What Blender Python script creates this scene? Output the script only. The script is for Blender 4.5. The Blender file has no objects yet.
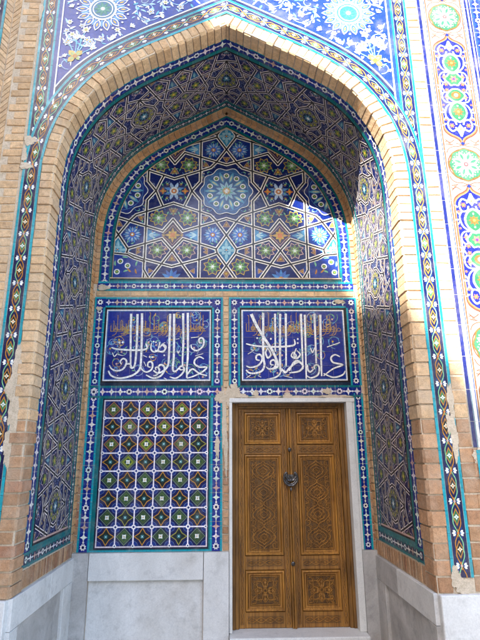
import bpy, math, random
from mathutils import Vector, Matrix
random.seed(7)
R=math.radians; PI=math.pi
H=1.75                      # eye height above the courtyard paving; all z below are relative to the eye, lifted at the end
YF=-1.37                    # facade plane (the back wall of the niche is y = 0)
DF,DB=3.6,4.97
scene=bpy.context.scene
col=scene.collection
# ------------------------------------------------------------------ colours (linear base colours)
COB=(.004,.016,.205);NAVY=(.003,.006,.060);MID=(.006,.045,.24);TEAL=(.0,.15,.165);TURQ=(.006,.30,.37);WHITE=(.80,.79,.75)
BLK=(.010,.009,.014);OCH=(.48,.20,.025);YEL=(.60,.40,.05);GRN=(.03,.20,.07);LGR=(.20,.50,.28);LBL=(.07,.22,.48);PNK=(.62,.40,.34)
ORG=(.62,.20,.04);OLV=(.20,.24,.04);DGR=(.02,.07,.04);GROUT=(.42,.38,.32);GOLD=(.55,.33,.07)
# ------------------------------------------------------------------ materials
def newmat(n):
    m=bpy.data.materials.new(n);m.use_nodes=True
    nt=m.node_tree;b=nt.nodes['Principled BSDF'];return m,nt,b
def nd(nt,t,**k):
    n=nt.nodes.new(t)
    for a,v in k.items():
        if a in n.inputs: n.inputs[a].default_value=v
        else: setattr(n,a,v)
    return n
def noise(nt,scale,detail=4,rough=.6):
    tc=nt.nodes.get('TC') or nd(nt,'ShaderNodeTexCoord'); tc.name='TC'
    n=nd(nt,'ShaderNodeTexNoise');n.inputs['Scale'].default_value=scale;n.inputs['Detail'].default_value=detail;n.inputs['Roughness'].default_value=rough
    nt.links.new(tc.outputs['Object'],n.inputs['Vector']);return n
def mapr(nt,src,a,b,c,d):
    m=nd(nt,'ShaderNodeMapRange');nt.links.new(src,m.inputs[0])
    for i,v in zip((1,2,3,4),(a,b,c,d)): m.inputs[i].default_value=v
    return m.outputs[0]
def mulcol(nt,c,f):
    v=nd(nt,'ShaderNodeVectorMath',operation='SCALE');nt.links.new(c,v.inputs[0]);nt.links.new(f,v.inputs['Scale']);return v.outputs[0]
def mixc(nt,f,a,b):
    m=nd(nt,'ShaderNodeMix',data_type='RGBA');nt.links.new(f,m.inputs[0])
    for s,i in ((a,6),(b,7)):
        if isinstance(s,tuple): m.inputs[i].default_value=s+(1,)
        else: nt.links.new(s,m.inputs[i])
    return m.outputs[2]
def bump(nt,b,pairs,base=None):
    last=None
    for src,st,di in pairs:
        bp=nd(nt,'ShaderNodeBump');bp.inputs['Strength'].default_value=st;bp.inputs['Distance'].default_value=di
        nt.links.new(src,bp.inputs['Height'])
        if last: nt.links.new(last,bp.inputs['Normal'])
        last=bp.outputs[0]
    nt.links.new(last,b.inputs['Normal'])
def attr(nt):
    a=nd(nt,'ShaderNodeAttribute');a.attribute_name='Col';return a.outputs['Color']
M={}
def mk_glaze(name,r0,r1,dirt):
    m,nt,b=newmat(name)
    n1=noise(nt,55,3);n2=noise(nt,6,4);n3=noise(nt,230,2);n4=noise(nt,9,2)
    c=mulcol(nt,attr(nt),mapr(nt,n1.outputs[0],.25,.75,.72,1.22))
    f=mapr(nt,n2.outputs[0],.50,.80,0,dirt)
    c=mixc(nt,f,c,(.30,.27,.24))
    chip=mapr(nt,n3.outputs[0],.70,.74,0,.65)
    c=mixc(nt,chip,c,(.42,.34,.27))
    nt.links.new(c,b.inputs['Base Color'])
    nt.links.new(mapr(nt,n2.outputs[0],.3,.7,r0,r1),b.inputs['Roughness'])
    b.inputs['Specular IOR Level'].default_value=.42
    bump(nt,b,[(n4.outputs[0],.25,.012),(n1.outputs[0],.22,.0015)])
    M[name]=m
mk_glaze('glaze',.13,.30,.28)
mk_glaze('old_glaze',.30,.52,.42)
def mk_brick():
    m,nt,b=newmat('brick')
    n1=noise(nt,26,8,.75);n2=noise(nt,3.5,5,.7);n3=noise(nt,150,4,.7);n5=noise(nt,11,6,.75)
    c=mulcol(nt,attr(nt),mapr(nt,n1.outputs[0],.25,.75,.62,1.32))
    c=mixc(nt,mapr(nt,n2.outputs[0],.45,.72,0,.5),c,(.58,.47,.36))
    c=mixc(nt,mapr(nt,n5.outputs[0],.56,.72,0,.55),c,(.24,.15,.10))
    c=mulcol(nt,c,mapr(nt,n3.outputs[0],.3,.5,.72,1.04))
    nt.links.new(c,b.inputs['Base Color']);b.inputs['Roughness'].default_value=.92;b.inputs['Specular IOR Level'].default_value=.2
    bump(nt,b,[(n5.outputs[0],.8,.014),(n1.outputs[0],.7,.008),(n3.outputs[0],.6,.003)]);M['brick']=m
mk_brick()
def mk_plaster():
    m,nt,b=newmat('plaster')
    n1=noise(nt,24,8,.75);n3=noise(nt,120,4)
    c=mixc(nt,mapr(nt,n1.outputs[0],.35,.65,0,1),(.52,.42,.30),(.68,.57,.44))
    c=mulcol(nt,c,mapr(nt,n3.outputs[0],.3,.55,.75,1.05))
    nt.links.new(c,b.inputs['Base Color']);b.inputs['Roughness'].default_value=.95
    bump(nt,b,[(n1.outputs[0],.7,.012),(n3.outputs[0],.5,.003)]);M['plaster']=m
mk_plaster()
def mk_marble(name,c0,c1,stain,rough=.45):
    m,nt,b=newmat(name)
    n1=noise(nt,2.2,8,.65);n2=noise(nt,9,6,.7);n3=noise(nt,90,3);n4=noise(nt,1.1,5)
    n1.inputs['Distortion'].default_value=1.2
    c=mixc(nt,mapr(nt,n1.outputs[0],.35,.65,0,1),c0,c1)
    c=mixc(nt,mapr(nt,n2.outputs[0],.52,.75,0,stain),c,(.25,.24,.23))
    c=mixc(nt,mapr(nt,n4.outputs[0],.52,.70,0,stain*.8),c,(.40,.34,.27))
    v=noise(nt,1.7,7,.6);v.inputs['Distortion'].default_value=2.2
    ab=nd(nt,'ShaderNodeMath',operation='ABSOLUTE');sb_=nd(nt,'ShaderNodeMath',operation='SUBTRACT');sb_.inputs[1].default_value=.5
    nt.links.new(v.outputs[0],sb_.inputs[0]);nt.links.new(sb_.outputs[0],ab.inputs[0])
    c=mixc(nt,mapr(nt,ab.outputs[0],0,.018,.16,0),c,(.33,.34,.36))
    c=mulcol(nt,c,mapr(nt,n3.outputs[0],.3,.7,.90,1.06))
    nt.links.new(c,b.inputs['Base Color']);nt.links.new(mapr(nt,n2.outputs[0],.3,.7,rough-.12,rough+.15),b.inputs['Roughness'])
    bump(nt,b,[(n2.outputs[0],.12,.004),(n3.outputs[0],.1,.001)]);M[name]=m
mk_marble('marble',(.62,.61,.59),(.74,.73,.71),.42)
mk_marble('worn_marble',(.34,.32,.30),(.54,.52,.50),.8,.6)
mk_marble('white_stone',(.66,.65,.62),(.76,.75,.72),.25,.55)
mk_marble('paving',(.40,.37,.32),(.52,.48,.42),.3,.7)
def mk_wood():
    m,nt,b=newmat('wood')
    tc=nd(nt,'ShaderNodeTexCoord');tc.name='TC'
    mp=nd(nt,'ShaderNodeMapping');mp.inputs['Scale'].default_value=(34,34,2.2);nt.links.new(tc.outputs['Object'],mp.inputs[0])
    g=nd(nt,'ShaderNodeTexNoise');g.inputs['Scale'].default_value=1.6;g.inputs['Detail'].default_value=6;g.inputs['Distortion'].default_value=.8;nt.links.new(mp.outputs[0],g.inputs['Vector'])
    n2=noise(nt,3.5,5);n3=noise(nt,120,3)
    c=mixc(nt,mapr(nt,g.outputs[0],.3,.7,0,1),(.16,.064,.011),(.44,.200,.034))
    c=mulcol(nt,c,mapr(nt,n2.outputs[0],.3,.7,.72,1.2))
    c=mulcol(nt,c,attr(nt))
    nt.links.new(c,b.inputs['Base Color']);nt.links.new(mapr(nt,n2.outputs[0],.3,.7,.34,.55),b.inputs['Roughness'])
    bump(nt,b,[(g.outputs[0],.25,.003),(n3.outputs[0],.15,.001)]);M['wood']=m
mk_wood()
def mk_metal():
    m,nt,b=newmat('metal')
    n=noise(nt,60,4)
    c=mixc(nt,mapr(nt,n.outputs[0],.35,.65,0,1),(.03,.028,.026),(.20,.19,.19))
    nt.links.new(c,b.inputs['Base Color']);b.inputs['Metallic'].default_value=.85;b.inputs['Roughness'].default_value=.42
    bump(nt,b,[(n.outputs[0],.4,.002)]);M['metal']=m
mk_metal()
# ------------------------------------------------------------------ mesh builder
class MB:
    def __init__(s): s.v=[];s.f=[];s.c=[];s.m=[];s.mats=[]
    def face(s,pts,col=(1,1,1),mat='glaze'):
        if mat not in s.mats: s.mats.append(mat)
        i=len(s.v);s.v.extend(pts);s.f.append(tuple(range(i,i+len(pts))));s.c.append(col);s.m.append(s.mats.index(mat))
    def box(s,x0,x1,y0,y1,z0,z1,mat,colr=(1,1,1),b=0):
        if b<=0:
            P=[(x,y,z) for x in (x0,x1) for y in (y0,y1) for z in (z0,z1)]
            for q in ((0,1,3,2),(4,6,7,5),(0,4,5,1),(2,3,7,6),(0,2,6,4),(1,5,7,3)): s.face([P[i] for i in q],colr,mat)
            return
        X=(x0,x1);Y=(y0,y1);Z=(z0,z1);sg=(1,-1)
        def P(i,j,k,ax):
            p=[X[i],Y[j],Z[k]]
            for a,t in enumerate((i,j,k)):
                if a!=ax: p[a]+=sg[t]*b
            return tuple(p)
        for ax in range(3):
            for t in (0,1):
                q=[]
                for (u,w) in ((0,0),(1,0),(1,1),(0,1)):
                    ijk=[0,0,0];ijk[ax]=t;o=[a for a in range(3) if a!=ax];ijk[o[0]]=u;ijk[o[1]]=w
                    q.append(P(*ijk,ax))
                s.face(q if t else q[::-1],colr,mat)
        for ax in range(3):   # edges running along ax
            o=[a for a in range(3) if a!=ax]
            for u in (0,1):
                for w in (0,1):
                    q=[]
                    for t in (0,1):
                        ijk=[0,0,0];ijk[ax]=t;ijk[o[0]]=u;ijk[o[1]]=w
                        q.append((P(*ijk,o[0]),P(*ijk,o[1])))
                    s.face([q[0][0],q[1][0],q[1][1],q[0][1]],colr,mat)
        for i in (0,1):
            for j in (0,1):
                for k in (0,1): s.face([P(i,j,k,0),P(i,j,k,1),P(i,j,k,2)],colr,mat)
    def tube(s,pts,r,mat,colr=(1,1,1),n=8,closed=False):
        pts=[Vector(p) for p in pts];N=len(pts);rings=[]
        for i,p in enumerate(pts):
            a=pts[(i-1)%N] if (closed or i>0) else p; c=pts[(i+1)%N] if (closed or i<N-1) else p
            d=(c-a).normalized(); up=Vector((0,1,0)) if abs(d.y)<.9 else Vector((1,0,0))
            u=d.cross(up).normalized();w=u.cross(d)
            rr=r[i] if isinstance(r,(list,tuple)) else r
            rings.append([tuple(p+(u*math.cos(2*PI*k/n)+w*math.sin(2*PI*k/n))*rr) for k in range(n)])
        for i in range(N if closed else N-1):
            A=rings[i];B=rings[(i+1)%N]
            for k in range(n): s.face([A[k],A[(k+1)%n],B[(k+1)%n],B[k]],colr,mat)
        if not closed:
            s.face(rings[0],colr,mat);s.face(rings[-1][::-1],colr,mat)
    def ball(s,c,r,mat,colr=(1,1,1),sc=(1,1,1),nu=12,nv=8):
        def P(i,j):
            a=2*PI*i/nu;b=PI*j/nv
            return (c[0]+r*sc[0]*math.cos(a)*math.sin(b),c[1]+r*sc[1]*math.sin(a)*math.sin(b),c[2]+r*sc[2]*math.cos(b))
        for i in range(nu):
            for j in range(nv):
                q=[P(i,j),P(i,j+1),P(i+1,j+1),P(i+1,j)]
                if j==0:q=[q[0],q[1],q[2]]
                elif j==nv-1:q=[q[0],q[1],q[3]]
                s.face(q,colr,mat)
    def build(s,name,parent=None,origin=None,label=None):
        me=bpy.data.meshes.new(name)
        o3=Vector(origin) if origin else Vector((0,0,0))
        V=[(p[0]-o3.x,p[1]-o3.y,p[2]-o3.z) for p in s.v]
        me.from_pydata(V,[],s.f)
        for mt in s.mats: me.materials.append(M[mt])
        me.polygons.foreach_set('material_index',s.m)
        ca=me.color_attributes.new('Col','FLOAT_COLOR','CORNER')
        arr=[]
        for f,c in zip(s.f,s.c): arr.extend([c[0],c[1],c[2],1.0]*len(f))
        ca.data.foreach_set('color',arr)
        me.update()
        ob=bpy.data.objects.new(name,me);col.objects.link(ob);ob.location=o3
        if parent is not None:
            ob.parent=parent;ob.matrix_parent_inverse=Matrix.Translation(Vector(parent_world(parent))).inverted()
        if label: ob['label']=label
        return ob
def parent_world(p):
    v=Vector((0,0,0))
    while p is not None:
        v+=p.location if p.parent is None else (p.matrix_parent_inverse.to_translation()+p.location); p=p.parent
    return v
def empty(name,loc,label=None,cat=None,parent=None):
    o=bpy.data.objects.new(name,None);col.objects.link(o);o.location=loc;o.empty_display_size=.2
    if parent is not None:
        o.parent=parent;o.matrix_parent_inverse=Matrix.Translation(parent_world(parent)).inverted()
    if label:o['label']=label
    if cat:o['category']=cat
    return o
# ------------------------------------------------------------------ 2-D helpers
def clip_half(P,a,b,c):      # keep a*x+b*y<=c
    out=[];n=len(P)
    for i in range(n):
        p=P[i];q=P[(i+1)%n];dp=a*p[0]+b*p[1]-c;dq=a*q[0]+b*q[1]-c
        if dp<=0: out.append(p)
        if (dp<0 and dq>0) or (dp>0 and dq<0):
            t=dp/(dp-dq);out.append((p[0]+(q[0]-p[0])*t,p[1]+(q[1]-p[1])*t))
    return out
def halves(poly):            # convex polygon -> half planes
    A=sum(poly[i][0]*poly[(i+1)%len(poly)][1]-poly[(i+1)%len(poly)][0]*poly[i][1] for i in range(len(poly)))
    P=poly if A>0 else poly[::-1];H_=[]
    for i in range(len(P)):
        x0,y0=P[i];x1,y1=P[(i+1)%len(P)];dx,dy=x1-x0,y1-y0
        if abs(dx)+abs(dy)<1e-9: continue
        H_.append((dy,-dx,dy*x0-dx*y0))
    return H_
def rect_h(x0,x1,y0,y1): return [(1,0,x1),(-1,0,-x0),(0,1,y1),(0,-1,-y0)]
def cr(pts,n=8,closed=False):
    if len(pts)<3 and not closed: return list(pts)
    out=[];N=len(pts)
    g=(lambda i:pts[i%N]) if closed else (lambda i:pts[max(0,min(N-1,i))])
    for i in range(N if closed else N-1):
        p0,p1,p2,p3=g(i-1),g(i),g(i+1),g(i+2)
        for k in range(n):
            t=k/n;t2=t*t;t3=t2*t
            out.append(tuple(.5*((2*p1[j])+(-p0[j]+p2[j])*t+(2*p0[j]-5*p1[j]+4*p2[j]-p3[j])*t2+(-p0[j]+3*p1[j]-3*p2[j]+p3[j])*t3) for j in range(len(p1))))
    if not closed: out.append(tuple(pts[-1]))
    return out
class Rec:                   # records polygons (u,v) with colour and level
    def __init__(s): s.L=[]
    def poly(s,P,c,l): s.L.append((P,c,l))
class X:                     # transformed sink
    def __init__(s,S,cx=0,cy=0,rot=0,sx=1,sy=None):
        s.S=S;s.c=math.cos(rot);s.s=math.sin(rot);s.cx=cx;s.cy=cy;s.sx=sx;s.sy=sx if sy is None else sy
    def poly(s,P,c,l):
        s.S.poly([(s.cx+x*s.sx*s.c-y*s.sy*s.s,s.cy+x*s.sx*s.s+y*s.sy*s.c) for x,y in P],c,l)
class Surf:                  # clips, subdivides and maps pattern polygons on to a wall surface
    def __init__(s,mb,f,clip=(),mat='glaze',step=.0006,base=0.,jit=.12,maxl=None,skip=None,xclip=None):
        s.mb=mb;s.f=f;s.clip=list(clip);s.mat=mat;s.step=step;s.base=base;s.jit=jit;s.maxl=maxl;s.skip=skip;s.xclip=xclip
    def poly(s,P,c,l):
        for h in s.clip:
            P=clip_half(P,*h)
            if len(P)<3: return
        if s.skip and s.skip(P): return
        if s.maxl:
            u0=min(p[0] for p in P);u1=max(p[0] for p in P)
            if u1-u0>s.maxl:
                n=int((u1-u0)/s.maxl)+1
                j=1+random.uniform(-s.jit,s.jit)
                for k in range(n):
                    a=u0+(u1-u0)*k/n;b=u0+(u1-u0)*(k+1)/n
                    Q=clip_half(clip_half(P,1,0,b),-1,0,-a)
                    if len(Q)>2: s.emit(Q,c,l,j)
                return
        s.emit(P,c,l,1+random.uniform(-s.jit,s.jit))
    def emit(s,P,c,l,j):
        s.n=getattr(s,'n',0)+1
        h=s.base+l*s.step+(s.n*37%101)*4.5e-6     # no two overlapping pieces share a plane
        Q=[s.f(u,v,h) for u,v in P]
        if s.xclip:
            sg=s.xclip;out=[];n=len(Q)
            for i in range(n):
                p=Q[i];q=Q[(i+1)%n];dp=p[0]*sg;dq=q[0]*sg
                if dp>=0: out.append(p)
                if (dp<0)!=(dq<0):
                    t=dp/(dp-dq);out.append(tuple(p[k]+(q[k]-p[k])*t for k in range(3)))
            Q=out
            if len(Q)<3:return
        s.mb.face(Q,(c[0]*j,c[1]*j,c[2]*j),s.mat)
def ribbon(S,pts,w,c,l,closed=False,taper=None,ext=0.):
    n=len(pts)
    if n<2:return
    if ext and not closed:
        pts=list(pts)
        for a,b in ((0,1),(-1,-2)):
            dx,dy=pts[a][0]-pts[b][0],pts[a][1]-pts[b][1];d=math.hypot(dx,dy) or 1
            pts[a]=(pts[a][0]+dx/d*ext,pts[a][1]+dy/d*ext)
    L=[];Rr=[]
    for i in range(n):
        a=pts[(i-1)%n] if (closed or i>0) else None;b=pts[(i+1)%n] if (closed or i<n-1) else None;p=pts[i]
        ds=[]
        if a is not None:
            d=math.hypot(p[0]-a[0],p[1]-a[1]) or 1e-9;ds.append(((p[0]-a[0])/d,(p[1]-a[1])/d))
        if b is not None:
            d=math.hypot(b[0]-p[0],b[1]-p[1]) or 1e-9;ds.append(((b[0]-p[0])/d,(b[1]-p[1])/d))
        mx=sum(q[0] for q in ds);my=sum(q[1] for q in ds);mm=math.hypot(mx,my)
        if mm<1e-6: mx,my=ds[0];mm=1
        mx/=mm;my/=mm
        k=1/max(.4,mx*ds[0][0]+my*ds[0][1])
        hw=w/2*(taper(i/(n-1)) if taper else 1)*k
        L.append((p[0]-my*hw,p[1]+mx*hw));Rr.append((p[0]+my*hw,p[1]-mx*hw))
    for i in range(n if closed else n-1):
        j=(i+1)%n;S.poly([L[i],L[j],Rr[j],Rr[i]],c,l)
def disc(S,x,y,r,c,l,n=12,ry=None): S.poly([(x+r*math.cos(2*PI*k/n),y+(ry or r)*math.sin(2*PI*k/n)) for k in range(n)],c,l)
def star(S,x,y,r1,r2,n,c,l,rot=0):
    P=[]
    for k in range(2*n):
        r=r1 if k%2==0 else r2;a=rot+PI*k/n;P.append((x+r*math.cos(a),y+r*math.sin(a)))
    # fan of kites so that concave outlines stay clean when clipped
    for k in range(n):
        S.poly([(x,y),P[(2*k-1)%(2*n)],P[2*k],P[2*k+1]],c,l)
def starline(S,x,y,r1,r2,n,w,c,l,rot=0):
    P=[]
    for k in range(2*n):
        r=r1 if k%2==0 else r2;a=rot+PI*k/n;P.append((x+r*math.cos(a),y+r*math.sin(a)))
    ribbon(S,P,w,c,l,closed=True)
def ring(S,x,y,r,w,c,l,n=14): ribbon(S,[(x+r*math.cos(2*PI*k/n),y+r*math.sin(2*PI*k/n)) for k in range(n)],w,c,l,closed=True)
def petal(S,x,y,a,ln,wd,c,l,fat=.45):
    ca,sa=math.cos(a),math.sin(a)
    P=[(0,0),(ln*.25,wd*.38),(ln*fat,wd*.5),(ln*.78,wd*.32),(ln,0),(ln*.78,-wd*.32),(ln*fat,-wd*.5),(ln*.25,-wd*.38)]
    S.poly([(x+u*ca-v*sa,y+u*sa+v*ca) for u,v in P],c,l)
def leaf(S,x,y,a,ln,wd,bend,c,l):
    ca,sa=math.cos(a),math.sin(a);A=[];B=[]
    for k in range(6):
        t=k/5;off=bend*ln*t*t;ww=wd*.5*math.sin(PI*min(1,t*.9+.1))**.8
        A.append((t*ln,off+ww));B.append((t*ln,off-ww))
    for k in range(5):
        S.poly([(x+u*ca-v*sa,y+u*sa+v*ca) for u,v in (A[k],A[k+1],B[k+1],B[k])],c,l)
def flower(S,x,y,r,n,cp,cc,l,rot=0,inner=None):
    for k in range(n): petal(S,x,y,rot+2*PI*k/n,r,r*2.3/n*1.35,cp,l,.6)
    if inner:
        for k in range(n): petal(S,x,y,rot+2*PI*k/n,r*.66,r*1.2/n*1.35,inner,l+1,.6)
    disc(S,x,y,r*.28,cc,l+2,8)
# ------------------------------------------------------------------ profile of the pointed arch
PP=[(1.415,1.9),(1.415,2.12),(1.408,2.36),(1.370,2.60),(1.285,2.83),(1.125,3.08),(.93,3.265),(.66,3.44),(.45,3.55),(.2,3.685),(0,3.79)]
_c=cr(PP[:9],10)[:-1]+[PP[8],PP[9],PP[10]]
_c=[(1.415,-1.8)]+_c
_S=[0.]
for i in range(1,len(_c)): _S.append(_S[-1]+math.hypot(_c[i][0]-_c[i-1][0],_c[i][1]-_c[i-1][1]))
_S=[q-.9-(0) for q in _S]          # s = 0 where z = -0.9
SL=_S[-1]
def prof(s):
    """point and outward normal of the right half of the arch line; s = height above the dado on the straight part"""
    if s<=_S[0]: return (1.415,-1.8+(s-_S[0]),1,0)
    i=1
    while i<len(_S)-1 and _S[i]<s: i+=1
    t=(s-_S[i-1])/(_S[i]-_S[i-1])
    x=_c[i-1][0]+(_c[i][0]-_c[i-1][0])*t;z=_c[i-1][1]+(_c[i][1]-_c[i-1][1])*t
    # smooth tangent
    a=_c[max(0,i-2)];b=_c[min(len(_c)-1,i+1)]
    if i<=1: tx,tz=0,1
    elif i>=len(_c)-2: tx,tz=_c[-1][0]-_c[-3][0],_c[-1][1]-_c[-3][1]
    else:
        p=_c[i-1];q=_c[i];n1=(q[0]-a[0],q[1]-a[1]);n2=(b[0]-p[0],b[1]-p[1])
        l1=math.hypot(*n1);l2=math.hypot(*n2)
        tx=n1[0]/l1*(1-t)+n2[0]/l2*t;tz=n1[1]/l1*(1-t)+n2[1]/l2*t
    l=math.hypot(tx,tz);tx/=l;tz/=l
    return (x,z,tz,-tx)
def rise(z,d):
    w=max(0,min(1,(z-2.0)/1.8));return .11*(d-DF)*w
def f_reveal(sd):            # u = s along the arch, v = distance from the camera plane (3.6 .. 4.97)
    def f(u,v,h):
        x,z,nx,nz=prof(u);return (sd*(x-nx*h),v-DB,z+rise(z,v)-nz*h)
    return f
def f_front(sd):             # band on the facade following the arch: v = offset outward
    def f(u,v,h):
        x,z,nx,nz=prof(u);return (sd*(x+nx*v),YF-h,z+nz*v)
    return f
def f_back(sd):              # band on the back wall: v = offset inward
    def f(u,v,h):
        x,z,nx,nz=prof(u);return (sd*(x-nx*v),-h,z+rise(z,DB)-nz*v)
    return f
def wallF(x,z,h): return (x,YF-h,z)
def wallB(x,z,h): return (x,-h,z)
SUN_E,SKY_E,EXPO=3.7,.12,2.75
CALL=[(0.024, [(-0.994, 1.434), (-0.987, 1.238), (-0.977, 1.003), (-0.97, 0.871)]), (0.024, [(-0.927, 1.43), (-0.92, 1.159), (-0.922, 0.973), (-0.931, 0.884), (-0.956, 0.859), (-0.978, 0.878)]), (0.024, [(-0.881, 1.439), (-0.871, 1.159), (-0.868, 0.957), (-0.878, 0.85), (-0.945, 0.786), (-1.07, 0.756), (-1.158, 0.782), (-1.191, 0.832)]), (0.0208, [(-1.175, 1.073), (-1.118, 1.056), (-0.966, 1.045), (-0.853, 1.048), (-0.812, 1.069), (-0.828, 1.115)]), (0.0256, [(-1.107, 1.128), (-1.092, 1.125)]), (0.0256, [(-1.072, 1.128), (-1.057, 1.125)]), (0.0192, [(-1.064, 0.899), (-1.077, 0.927), (-1.052, 0.957), (-1.021, 0.942), (-1.016, 0.904), (-1.046, 0.85), (-1.105, 0.832), (-1.158, 0.85), (-1.186, 0.89)]), (0.0192, [(-1.016, 0.899), (-0.98, 0.902), (-0.957, 0.865)]), (0.0128, [(-1.107, 1.0), (-1.054, 0.988)]), (0.0112, [(-1.164, 1.022), (-1.141, 0.98), (-1.112, 1.011)]), (0.0192, [(-0.765, 0.868), (-0.795, 0.877), (-0.794, 0.914), (-0.767, 0.926), (-0.748, 0.896), (-0.758, 0.845), (-0.804, 0.819), (-0.847, 0.838), (-0.87, 0.88)]), (0.0224, [(-0.787, 0.976), (-0.775, 0.972)]), (0.0224, [(-0.76, 0.972), (-0.748, 0.971)]), (0.0128, [(-0.85, 0.991), (-0.808, 0.972)]), (0.0176, [(-0.769, 1.12), (-0.772, 1.058), (-0.741, 1.027), (-0.701, 1.047), (-0.684, 1.131)]), (0.0192, [(-0.754, 1.137), (-0.742, 1.134)]), (0.0192, [(-0.73, 1.128), (-0.717, 1.126)]), (0.0176, [(-0.708, 1.047), (-0.654, 1.025), (-0.625, 1.062), (-0.657, 1.097), (-0.679, 1.072)]), (0.0208, [(-0.811, 0.789), (-0.734, 0.756), (-0.661, 0.781), (-0.625, 0.842), (-0.639, 0.883), (-0.672, 0.892), (-0.689, 0.865), (-0.67, 0.842)]), (0.0128, [(-0.839, 0.926), (-0.815, 0.88)]), (0.0112, [(-1.102, 0.79), (-1.089, 0.778)]), (0.024, [(-0.587, 1.434), (-0.585, 1.159), (-0.586, 0.957), (-0.595, 0.88), (-0.636, 0.831), (-0.692, 0.807), (-0.738, 0.835)]), (0.024, [(-0.546, 1.434), (-0.536, 1.003), (-0.542, 0.852), (-0.517, 0.825), (-0.476, 0.862)]), (0.024, [(-0.452, 1.439), (-0.442, 1.159), (-0.445, 0.941), (-0.441, 0.871)]), (0.024, [(-0.403, 1.444), (-0.393, 1.003), (-0.399, 0.88), (-0.398, 0.758)]), (0.0192, [(-0.249, 1.12), (-0.276, 1.125), (-0.28, 1.159), (-0.254, 1.175), (-0.231, 1.147), (-0.242, 1.084), (-0.299, 1.04), (-0.352, 1.062), (-0.362, 1.104)]), (0.0144, [(-0.365, 1.175), (-0.28, 1.186)]), (0.0192, [(-0.228, 0.953), (-0.274, 0.975), (-0.319, 0.944), (-0.321, 0.901), (-0.272, 0.87), (-0.2, 0.867), (-0.238, 0.822), (-0.328, 0.776), (-0.398, 0.755)]), (0.0176, [(-0.399, 0.781), (-0.374, 0.822), (-0.338, 0.849), (-0.271, 0.803), (-0.193, 0.78)]), (0.0192, [(-0.571, 0.769), (-0.51, 0.755), (-0.454, 0.792), (-0.426, 0.842), (-0.445, 0.877), (-0.475, 0.868), (-0.465, 0.842), (-0.43, 0.845)]), (0.0176, [(-0.736, 0.781), (-0.703, 0.789), (-0.678, 0.831), (-0.694, 0.868), (-0.718, 0.862), (-0.711, 0.838)]), (0.0128, [(-0.317, 0.984), (-0.236, 1.009)]), (0.0144, [(-0.503, 1.037), (-0.491, 1.016), (-0.481, 1.04)]), (0.0128, [(-0.658, 1.112), (-0.628, 1.125)]), (0.0176, [(-0.732, 1.047), (-0.685, 1.028), (-0.637, 1.04), (-0.619, 1.081), (-0.655, 1.104), (-0.684, 1.072)]), (0.0112, [(-0.522, 1.159), (-0.484, 1.166)]), (0.0192, [(-0.642, 0.995), (-0.626, 0.988)]), (0.016, [(-0.377, 0.842), (-0.362, 0.837)]), (0.0128, [(-0.63, 0.759), (-0.585, 0.736)])]
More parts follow.
